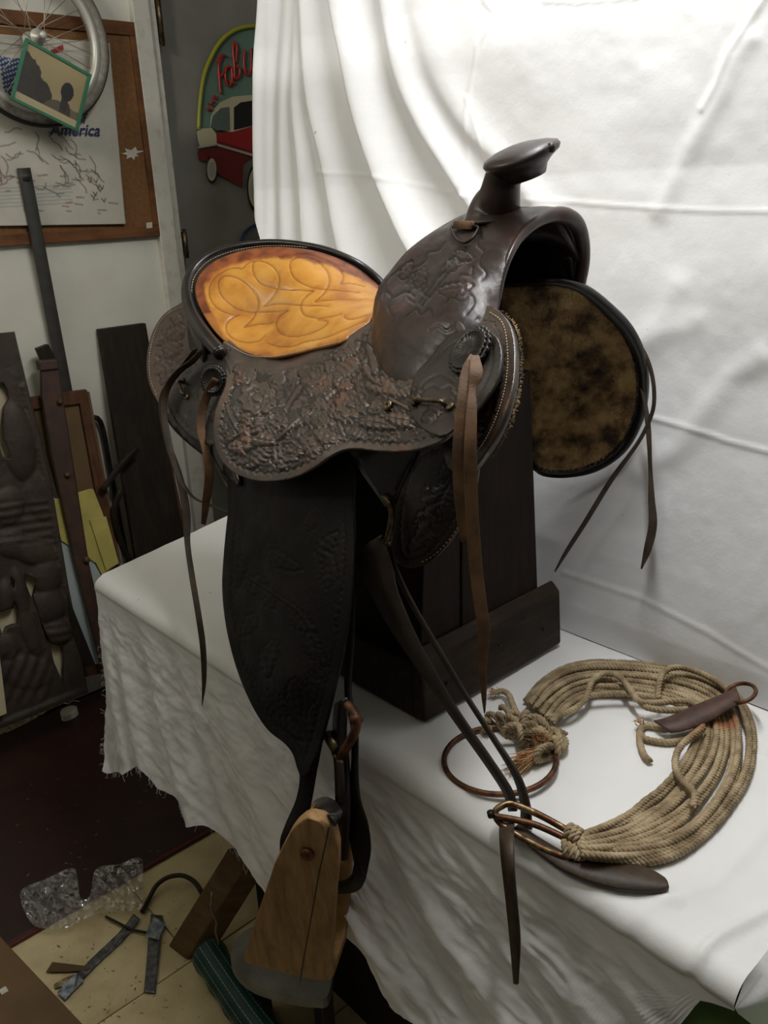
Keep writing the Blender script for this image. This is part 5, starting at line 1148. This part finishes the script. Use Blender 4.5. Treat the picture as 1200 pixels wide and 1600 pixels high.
# stirrup: bent wood, side plate turned to the viewer
sp0 = aY(475, 1400, .50); sw = np.array([-.56, .83, .0]); sw /= np.linalg.norm(sw); sa = np.array([sw[1], -sw[0], 0]); sn = sw * 1.0
tilt_n = np.array([sw[0], sw[1], .10]); tilt_n /= np.linalg.norm(tilt_n)
SP = lambda x, y: aP(x, y, sp0, tilt_n)
stir = thing_parent = None
ol = [(483, 1277), (468, 1284), (455, 1298), (441, 1322), (428, 1352), (414, 1394), (402, 1428), (391, 1462), (384, 1485), (380, 1502), (392, 1512), (425, 1524), (470, 1536), (500, 1546), (514, 1551), (517, 1500), (519, 1462), (522, 1430), (524, 1394), (527, 1360), (528, 1328), (524, 1305), (515, 1288), (500, 1279)]
TL_, TR_ = [], []
ly = [(1277, 481, 485), (1281, 473, 503), (1290, 462, 517), (1302, 453, 523), (1325, 441, 528), (1352, 428, 528), (1394, 414, 524), (1430, 402, 521), (1462, 391, 519), (1485, 385, 517)]
# cross-section path: near arm (down), bend, tread, bend, far arm (up); width follows the near plate
rows = []
for y, xl_, xr in ly:
    a, b = SP(xl_, y), SP(xr, y + (10 if y > 1400 else 0)); rows.append((a, b))
bl, br = SP(380, 1500), SP(514, 1520)
th_w = .016; G_ = .105
outer = [r for r in rows]; drop_z = .014
outer.append((bl + [0, 0, 0], br)); outer.append((bl + sw * .006 + [0, 0, -drop_z * .9], br + sw * .006 + [0, 0, -drop_z * 1.6])); outer.append((bl + sw * .022 + [0, 0, -drop_z * 1.4], br + sw * .022 + [0, 0, -drop_z * 2.1]))
outer.append((bl + sw * (G_ - .022) + [0, 0, -drop_z * 1.4], br + sw * (G_ - .022) + [0, 0, -drop_z * 2.1])); outer.append((bl + sw * G_ + [0, 0, -.004], br + sw * G_ + [0, 0, -.004]))
for a, b in rows[::-1][:-4]: k = .06 * (a[2] - bl[2]); outer.append((a + sw * (G_ - k * 1.2), b + sw * (G_ - k * 1.2)))
NP = len(outer); O = np.array(outer)
cz = (O[:, 0] + O[:, 1]) / 2; T_ = np.gradient(cz, axis=0); T_ /= np.linalg.norm(T_, axis=1)[:, None]; inn_ = np.cross(sa, T_); inn_ /= np.linalg.norm(inn_, axis=1)[:, None]
if inn_[0].dot(sw) < 0: inn_ = -inn_
V = []
for i in range(NP):
    L0, R0 = O[i]; m0 = L0 * .18 + R0 * .82
    for p in (L0, L0 * .6 + R0 * .4 - inn_[i] * .0022, m0 - inn_[i] * .0030, R0 + inn_[i] * .0015, R0 + inn_[i] * th_w, (L0 + R0) / 2 + inn_[i] * th_w, L0 + inn_[i] * th_w): V.append(p)
F = [(i * 7 + k, i * 7 + (k + 1) % 7, (i + 1) * 7 + (k + 1) % 7, (i + 1) * 7 + k) for i in range(NP - 1) for k in range(7)] + [tuple(range(7))[::-1], tuple((NP - 1) * 7 + k for k in range(7))]
sp_ = link('stirrup', V, F, M['stirwood'], sd, smooth=False); bm_ = sp_.modifiers.new('bevel', 'BEVEL'); bm_.width = .004; bm_.segments = 3; sp_.data.polygons.foreach_set('use_smooth', [True] * len(sp_.data.polygons))
bm_.limit_method = 'ANGLE'; bm_.angle_limit = math.radians(35); bm_.harden_normals = False
V, F = strap_mesh(np.array([SP(x, y) - tilt_n * .0028 for x, y in ((515, 1290), (509, 1320), (500, 1360), (491, 1410), (482, 1460), (474, 1505), (470, 1530))]), .0016, sa, .0012, step=.01); cu_ = link('crack', V, F, M['signblack'], sp_)
c_ = SP(482, 1330) - tilt_n * .003; lathe('bolt', [(.0095, 0), (.0095, .003), (.0075, .006), (.004, .0068), (.001, .007)], c_, -tilt_n, M['rust'], sp_, 14)
V, F = tube_mesh([c_ + sw * .01, c_ + sw * (G_ - .01)], .006, 10); link('stirrup_bolt', V, F, M['rust'], sp_)
# leathers above and beside the stirrup
RB = lambda name, L_, R_, mat, th=.004, par=None: ribbon(name, [aY(*p) for p in L_], [aY(*p) for p in R_], M[mat], par or sd, th)
RB('stirrup_leather', [(544, 900, .672), (541, 1000, .645), (538, 1080, .620), (548, 1140, .600), (548, 1200, .585), (540, 1250, .570), (541, 1290, .565), (549, 1325, .56), (556, 1352, .56)], [(553, 900, .672), (550, 1000, .645), (546, 1080, .620), (556, 1140, .600), (556, 1200, .585), (560, 1250, .575), (573, 1290, .575), (578, 1335, .575), (572, 1372, .575)], 'fender')
RB('stirrup_leather', [(556, 1352, .56), (552, 1368, .555), (540, 1378, .55), (524, 1381, .55)], [(572, 1372, .575), (564, 1388, .57), (548, 1396, .565), (526, 1397, .56)], 'fender')
RB('stirrup_leather', [(522, 1100, .60), (518, 1160, .59), (522, 1200, .58), (524, 1270, .56), (526, 1345, .55)], [(540, 1090, .60), (538, 1150, .59), (543, 1200, .58), (544, 1270, .56), (540, 1345, .55)], 'black')
RB('leather_keeper', [(525, 1188, .572), (528, 1240, .565), (527, 1310, .56)], [(534, 1190, .572), (537, 1240, .565), (536, 1320, .56)], 'latigo', .003)
P = [aY(502 + 24 * math.cos(t), 1286 - 30 * math.sin(t), .555 - .03 * math.cos(t)) for t in np.linspace(.0, math.pi, 12)]
V, F = strap_mesh(np.array(P), .020, sw, .004, step=.006); link('hobble_strap', V, F, M['black'], sd)
V, F = tube_mesh(cr(np.array([aY(a, b, c) for a, b, c in ((543, 1100, .60), (552, 1112, .597), (557, 1124, .594), (555, 1142, .590), (546, 1160, .586), (534, 1180, .583))]), step=.004), .0062, 10); bk_ = link('hobble_buckle', V, F, M['rust'], sd)
V, F = tube_mesh([aY(553, 1119, .595), aY(560, 1128, .593)], .0075, 10); link('buckle_collar', V, F, M['rust'], bk_)
V, F = tube_mesh([aY(512, 1148, .595), aY(527, 1172, .588)], .0080, 12); link('buckle_roller', V, F, M['brass'], bk_)
V, F = tube_mesh(cr(np.array([aY(a, b, c) for a, b, c in ((525, 1165, .59), (521, 1176, .586), (528, 1186, .584), (535, 1180, .583))]), n=12), .0030, 8); link('buckle_tongue', V, F, M['rust'], bk_)
# rigging, latigo straps
sheet('rigging_leather', sd, M['black'], [(546, 705), (600, 700), (655, 700), (640, 730), (622, 770), (614, 790), (602, 792), (590, 775), (565, 740)], [(546, 705, .712), (655, 700, .712), (608, 790, .712), (600, 740, .710)], sp=8, thick=.005, smooth_outline=False)
V, F = tube_mesh(cr(np.array([aY(a, b, c) for a, b, c in ((598, 776, .708), (607, 783, .704), (612, 800, .702), (610, 822, .700), (604, 843, .700), (596, 851, .702), (590, 853, .706))]), n=30), .0042, 10); link('rigging_ring', V, F, M['brass'], sd)
NARROW = lambda L_, R_, y0: [tuple(np.array(l) * .42 + np.array(r) * .58) if r[1] > y0 else r for l, r in zip(L_, R_)]
RB('latigo', [(598, 838, .694), (575, 848, .694), (557, 870, .692), (562, 890, .690), (580, 930, .690), (604, 975, .690), (628, 1012, .688), (655, 1050, .686), (705, 1122, .684), (757, 1195, .682), (786, 1240, .680), (794, 1268, .676)],
   [(598, 838, .704), (600, 842, .702), (604, 856, .698), (610, 880, .696), (620, 925, .694), (636, 965, .692), (650, 996, .690), (668, 1030, .688), (713, 1108, .684), (768, 1188, .682), (800, 1238, .680), (806, 1268, .676)], 'latigo', .003)
LA_, LB_ = [(600, 846, .712), (613, 890, .712), (638, 942, .710), (672, 1002, .706), (722, 1086, .700), (764, 1152, .696), (800, 1212, .692), (812, 1255, .688), (813, 1292, .684)], [(612, 846, .712), (625, 888, .712), (648, 938, .710), (682, 996, .706), (731, 1080, .700), (776, 1148, .696), (816, 1206, .692), (836, 1255, .688), (842, 1300, .684)]
RB('latigo', LA_, NARROW(LA_, LB_, 860), 'latigo', .003)
RB('latigo', [(780, 1282, .665), (780, 1310, .630), (783, 1350, .608), (790, 1410, .600), (796, 1470, .597), (802, 1537, .595)], [(803, 1284, .665), (801, 1310, .630), (801, 1350, .608), (806, 1410, .600), (811, 1470, .597), (808, 1539, .595)], 'string_dark', .003)
# saddle strings
def string(px, w, mat='string', th=.0022, par=None, name='saddle_string', dirs=None):
    P = np.array([aY(*p[:3]) for p in px]); return strap(name, P, np.array(w), M[mat], par or sd, dirs=dirs, th=th)
string([(740, 556, .690), (728, 580, .676), (722, 630, .655), (716, 700, .640), (717, 760, .636), (722, 810, .634), (727, 846, .633)], [.008, .010, .0115, .012, .012, .0115, .010])
string([(742, 556, .688), (744, 585, .672), (738, 606, .664), (737, 640, .650), (735, 700, .636), (737, 790, .632), (743, 880, .630), (750, 940, .628), (756, 985, .626), (754, 1040, .624), (756, 1085, .622), (757, 1114, .621)], [.009, .015, .008, .011, .013, .0135, .014, .014, .013, .009, .006, .0015])
string([(315, 548, .765), (300, 565, .758), (280, 580, .752), (262, 605, .745), (256, 640, .735), (264, 690, .722), (278, 740, .712), (300, 775, .705), (330, 790, .70), (362, 803, .700)], [.008, .011, .012, .012, .011, .010, .008, .005, .005, .005], 'string_dark')
string([(306, 545, .768), (290, 568, .762), (266, 596, .754), (252, 630, .742), (262, 690, .728), (280, 745, .715), (291, 800, .700), (293, 850, .680), (300, 900, .655), (310, 960, .635), (317, 1010, .625), (319, 1060, .62), (316, 1103, .615)], [.008, .010, .010, .010, .011, .013, .014, .010, .010, .010, .010, .008, .001], 'string_dark')
string([(337, 592, .735), (326, 612, .730), (316, 640, .722), (314, 670, .712), (322, 705, .705), (327, 745, .70), (322, 785, .695), (318, 819, .692)], [.010, .014, .014, .014, .013, .015, .013, .008])
string([(985, 527, 1.150), (1003, 545, 1.165), (1016, 575, 1.17), (1022, 610, 1.17), (1019, 645, 1.165), (998, 690, 1.15), (955, 750, 1.13), (915, 815, 1.115), (885, 862, 1.105), (867, 893, 1.10)], [.005, .006, .006, .006, .006, .006, .008, .008, .007, .002], 'string_dark')
string([(1001, 600, 1.175), (1008, 630, 1.170), (1013, 670, 1.16), (1016, 730, 1.15), (1018, 780, 1.14), (1020, 820, 1.13), (1012, 858, 1.12), (1002, 889, 1.11)], [.006, .006, .008, .006, .010, .013, .012, .002], 'string_dark')
string([(362, 700, .71), (345, 685, .712), (330, 700, .715), (345, 740, .712), (366, 775, .71)], [.005, .005, .005, .005, .005], 'string_dark')

# ------------------------------------------------------------------ floor clutter
def fz_(x, y, h=.001): return aZ(x, y, h)
def floorplate(name, px, mat, h=.004, th=.003, par=None, curve=False):
    px = np.array(px, float); px = cr(px, step=5, closed=True) if curve else px
    V, F = plate_mesh([fz_(a, b, h) for a, b in px], (0, 0, 1), th); F = [f[::-1] for f in F]; return link(name, V, F, mat, par, smooth=False)
def crumple(name, px, mat, h0, amp, sp=4, sc=8, ax=2):
    V2, F = tri2d(cr(np.array(px, float), step=sp, closed=True), sp); n = fbm(V2[:, 0] / sc + 30, V2[:, 1] / sc + 30, 61, 4)
    P = np.array([fz_(a, b, h0 + amp * c) for (a, b), c in zip(V2, n)]); F = [f[::-1] if np.cross(P[f[1]] - P[f[0]], P[f[2]] - P[f[0]])[2] < 0 else f for f in F]
    return link(name, P, F, mat)
tag(crumple('bubble_wrap', [(33, 1392), (70, 1374), (112, 1356), (121, 1372), (126, 1402), (140, 1400), (150, 1358), (185, 1350), (220, 1341), (223, 1380), (222, 1418), (170, 1425), (135, 1434), (105, 1450), (60, 1449), (40, 1428)], M['wrap'], .009, .03, 3), 'crumpled clear bubble wrap lying across the edge of the red mat', 'plastic')
def tape(px, w, seed):
    C_ = cr(np.array(px, float), step=4); tg_ = np.gradient(C_, axis=0); tg_ /= np.linalg.norm(tg_, axis=1)[:, None]; n_ = np.c_[-tg_[:, 1], tg_[:, 0]]
    rows = [[fz_(*(c + n * w * k), .0035 + .004 * vnoise(np.array([i * .35 + k * 2.0]), np.array([seed * 7.0]), seed)[0]) for k in np.linspace(-.5, .5, 5)] for i, (c, n) in enumerate(zip(C_, n_))]
    return grid('t', np.array(rows), None)
V, F = tape([(214, 1432), (190, 1462), (150, 1500), (125, 1526), (98, 1556)], 13, 3); F = [f[::-1] for f in F]
t1 = tag(link('tape_strip', V, F, M['tapesilver'], thick=.0008), 'long crinkled silver tape strip lying diagonally on the cream floor tiles', 'tape')
V, F = tape([(126, 1528), (115, 1538), (96, 1558)], 17, 5); link('shiny_end', V + [0, 0, .003], [f[::-1] for f in F], M['tapegloss'], t1)
V, F = tape([(245, 1430), (241, 1470), (238, 1510), (234, 1551)], 19, 9); F = [f[::-1] for f in F]
t2 = tag(link('tape_strip', V, F, M['tapesilver'], thick=.0008), 'short upright silver tape strip with a shiny folded top on the tiles', 'tape')
V, F = tape([(250, 1440), (242, 1455), (238, 1468)], 22, 12); link('shiny_end', V + [0, 0, .004], [f[::-1] for f in F], M['tapegloss'], t2)
def fl_tube(name, px, r, h=.006, mat='wire', seg=8): V, F = tube_mesh(cr(np.array([fz_(a, b, h if np.ndim(h) == 0 else h[i]) for i, (a, b) in enumerate(px)]), step=.01), r, seg); return link(name, V, F, M[mat])
tag(fl_tube('cord_loop', [(222, 1425), (234, 1402), (244, 1384), (262, 1371), (285, 1368), (304, 1378), (316, 1396)], .0055, [.006, .01, .02, .03, .03, .02, .008]), 'dark cord curling up from the tape toward the wooden leg', 'cord')
tag(fl_tube('dark_twig', [(165, 1432), (185, 1442), (205, 1452), (228, 1457)], .0028, .0085), 'thin dark twig lying across the diagonal tape strip', 'twig')
tag(floorplate('cardboard_scrap', [(72, 1518), (82, 1503), (142, 1510), (136, 1516), (100, 1518)], M['cardboard'], .006, .002), 'small pointed cardboard scrap on the tiles left of the tape', 'scrap')
tag(floorplate('paper_scrap', [(84, 1538), (96, 1530), (116, 1522), (114, 1530), (100, 1540), (86, 1544)], M['debris'], .005, .002), 'crumpled brown paper scrap below the pointed cardboard piece', 'scrap')
tag(floorplate('foam_piece', [(94, 1113), (98, 1107), (112, 1102), (120, 1104), (120, 1110), (106, 1118), (96, 1119)], M['white'], .026, .018, curve=True), 'small white foam piece on the mat in front of the carved board', 'foam')
tag(fl_tube('white_twig', [(98, 1097), (106, 1100), (114, 1095), (124, 1096)], .0016, .012, 'white', 6), 'thin white shaving lying behind the foam piece', 'shaving')
db = []
for k in range(230):
    if rng.random() < .42: x, y, hh_ = rng.uniform(10, 290), rng.uniform(1090, 1420), .0085
    else: x, y, hh_ = rng.uniform(60, 330), rng.uniform(1380, 1600), .0012
    p = fz_(x, y, hh_)
    if (p[0] > -1.62) != (hh_ < .005): continue
    r = rng.uniform(.0006, .0024); a = rng.uniform(0, 3.14); d1_ = np.array([math.cos(a), math.sin(a), 0]) * r * rng.uniform(1, 3); d2_ = np.array([-math.sin(a), math.cos(a), 0]) * r * .7
    db.append((np.array([p - d1_, p - d2_, p + d1_, p + d2_, p + [0, 0, r * .5]]), [(0, 1, 4), (1, 2, 4), (2, 3, 4), (3, 0, 4)]))
V, F = join(db); o = stuff(link('debris', V, F, M['debris'])); tag(o, 'scattered brown crumbs and splinters on the floor mat and tiles', 'debris')
dl = [fz_(x, y, .0085) for x, y in ((0, 1148), (20, 1140), (45, 1128), (70, 1114), (84, 1104), (60, 1108), (20, 1128), (0, 1136))]
V, F = plate_mesh(dl, (0, 0, 1), .001); tag(link('dust_heap', V, [f[::-1] for f in F], M['debris'], smooth=False), 'line of dusty sweepings along the foot of the carved board', 'dust')
# slanted trestle leg and cross stick
A = [aZ(262, 1478, .0015), aZ(291, 1500, .0015)]; top_c = aY(372, 1335, .70)
ax1 = (A[1] - A[0]); dv = np.array([.55, .84, 0]); dv /= np.linalg.norm(dv)
P = np.array([A[0], A[1], A[1] + dv * .05, A[0] + dv * .05, A[0] - A[0] + top_c - ax1 * .5, top_c + ax1 * .5, top_c + ax1 * .5 + dv * .05, top_c - ax1 * .5 + dv * .05])
tl_ = thing('trestle', A[0], 'slanted wooden trestle leg under the table sheet, with a string tied on', 'trestle')
hexa('leg', P, M['tablewood'], tl_, .003)
V, F = tube_mesh(cr(np.array([aY(331, 1395, .60), aY(330, 1420, .60), aY(338, 1440, .60), aY(337, 1455, .60), aY(342, 1475, .60)]), n=16), .0022, 6); link('tied_string', V, F, M['rope'], tl_)
# teal tarp roll with pale dashes
ct = [aZ(324, 1488, .040), aZ(355, 1535, .036), aZ(400, 1600, .036), aZ(440, 1650, .036)]
tt_ = thing('tarp_roll', aZ(355, 1535, .0), 'teal tarp roll with rows of pale dashes lying under the table', 'tarp')
C_ = cr(np.array(ct), n=30); V, F = tube_mesh(C_, .034 + .002 * np.sin(np.arange(30)), 16); link('roll', V, F, M['tealtube'], tt_)
T_, N1, B1 = frames(C_); ds = []
for i in range(1, 29):
    for k in range(16):
        a = k / 16 * 2 * math.pi + .1; nrm_ = N1[i] * math.cos(a) + B1[i] * math.sin(a)
        if nrm_[2] < -.2: continue
        p = C_[i] + nrm_ * .0366; side = np.cross(T_[i], nrm_); ds.append((np.array([p - T_[i] * .004 - side * .0007, p + T_[i] * .004 - side * .0007, p + T_[i] * .004 + side * .0007, p - T_[i] * .004 + side * .0007]), [(0, 1, 2, 3)]))
V, F = join(ds); stuff(link('dash_print', V, F, M['dash'], tt_, smooth=False))
# grey curved panel edge under the stirrup and its post
gp = thing('grey_stool', aZ(470, 1600, 0), 'grey low stool with a curved edge standing in the dark below the stirrup', 'stool')
V, F = plate_mesh([aZ(a, b, .16) for a, b in cr(np.array([(362, 1488), (366, 1512), (392, 1536), (440, 1552), (490, 1560), (514, 1552), (518, 1480), (470, 1440), (390, 1450)], float), step=8, closed=True)], (0, 0, 1), .022); link('seat_board', V, [f[::-1] for f in F], M['greyboard'], gp, smooth=False)
for a, b in ((503, 1540), (402, 1500)): p = aZ(a, b, .138); box('leg', p[0] - .014, p[0] + .014, p[1] - .014, p[1] + .014, .001, .138, M['steel'], gp, .003)
# cardboard carton at the bottom left
c0, c1 = aZ(0, 1462, .16), aZ(132, 1602, .16); dd_ = (c1 - c0) / np.linalg.norm(c1 - c0); n0 = np.array([dd_[1], -dd_[0], 0]); n0 = n0 if n0.dot(CAM * [1, 1, 0] - c0 * [1, 1, 0]) > 0 and False else (n0 if proj([(c0 + n0 * .1)])[0][0] < 0 else -n0)
e0, e1 = c0 - dd_ * .12, c1 + dd_ * .14; P = np.array([e0, e1, e1 + n0 * .3, e0 + n0 * .3]); lo_ = P.copy(); lo_[:, 2] = .009
bx_ = thing('carton', lo_[0], 'closed brown cardboard carton in the bottom left corner', 'carton'); hexa('carton_body', np.vstack([lo_, P]) if np.cross(P[1] - P[0], P[2] - P[0])[2] > 0 else np.vstack([lo_[::-1], P[::-1]]), M['cardboard'], bx_, .003)
p = aZ(6, 1548, .162); box('sticker', p[0] - .008, p[0] + .006, p[1] - .006, p[1] + .006, .1605, .162, M['white'], bx_, 0)
# green cushion under the right end of the sheet
gc = thing('green_cushion', (-.17, .80, .0), 'green cloth covered cushion on a seat under the right end of the table sheet', 'cushion')
th_, ph_ = np.meshgrid(np.linspace(0, math.pi, 26), np.linspace(0, 2 * math.pi, 61)[:-1], indexing='ij')
sx = lambda a: np.sign(np.cos(a)) * np.abs(np.cos(a)) ** .5; sy = lambda a: np.sign(np.sin(a)) * np.abs(np.sin(a)) ** .5
rs_ = np.sin(th_) ** .5; V = np.stack([-.175 + .165 * rs_ * sx(ph_), .82 + .18 * rs_ * sy(ph_), .612 + .06 * np.cos(th_)], -1); V[..., 2] += .006 * np.sin(V[..., 0] * 60 + V[..., 1] * 30)
V = V.reshape(-1, 3); F = [(i * 60 + k, (i + 1) * 60 + k, (i + 1) * 60 + (k + 1) % 60, i * 60 + (k + 1) % 60) for i in range(25) for k in range(60)]
link('cushion', V, F, M['greencloth'], gc)
for a, b in ((-.27, .72), (-.08, .72), (-.27, .92), (-.08, .92)): box('leg', a - .015, a + .015, b - .015, b + .015, .001, .556, M['tablewood'], gc, .002)

# added dark chest standing in for the black shade under the table
ch_ = thing('shade_filler', (-.85, .9, 0), 'added dark chest in the shadow under the table, behind the trestle leg', 'filler')
box('filler_body', -1.30, -.44, .75, 1.06, .002, .50, M['boarddark'], ch_, .004); box('filler_top', -1.31, -.43, .74, 1.07, .5005, .53, M['boarddark'], ch_, .004)
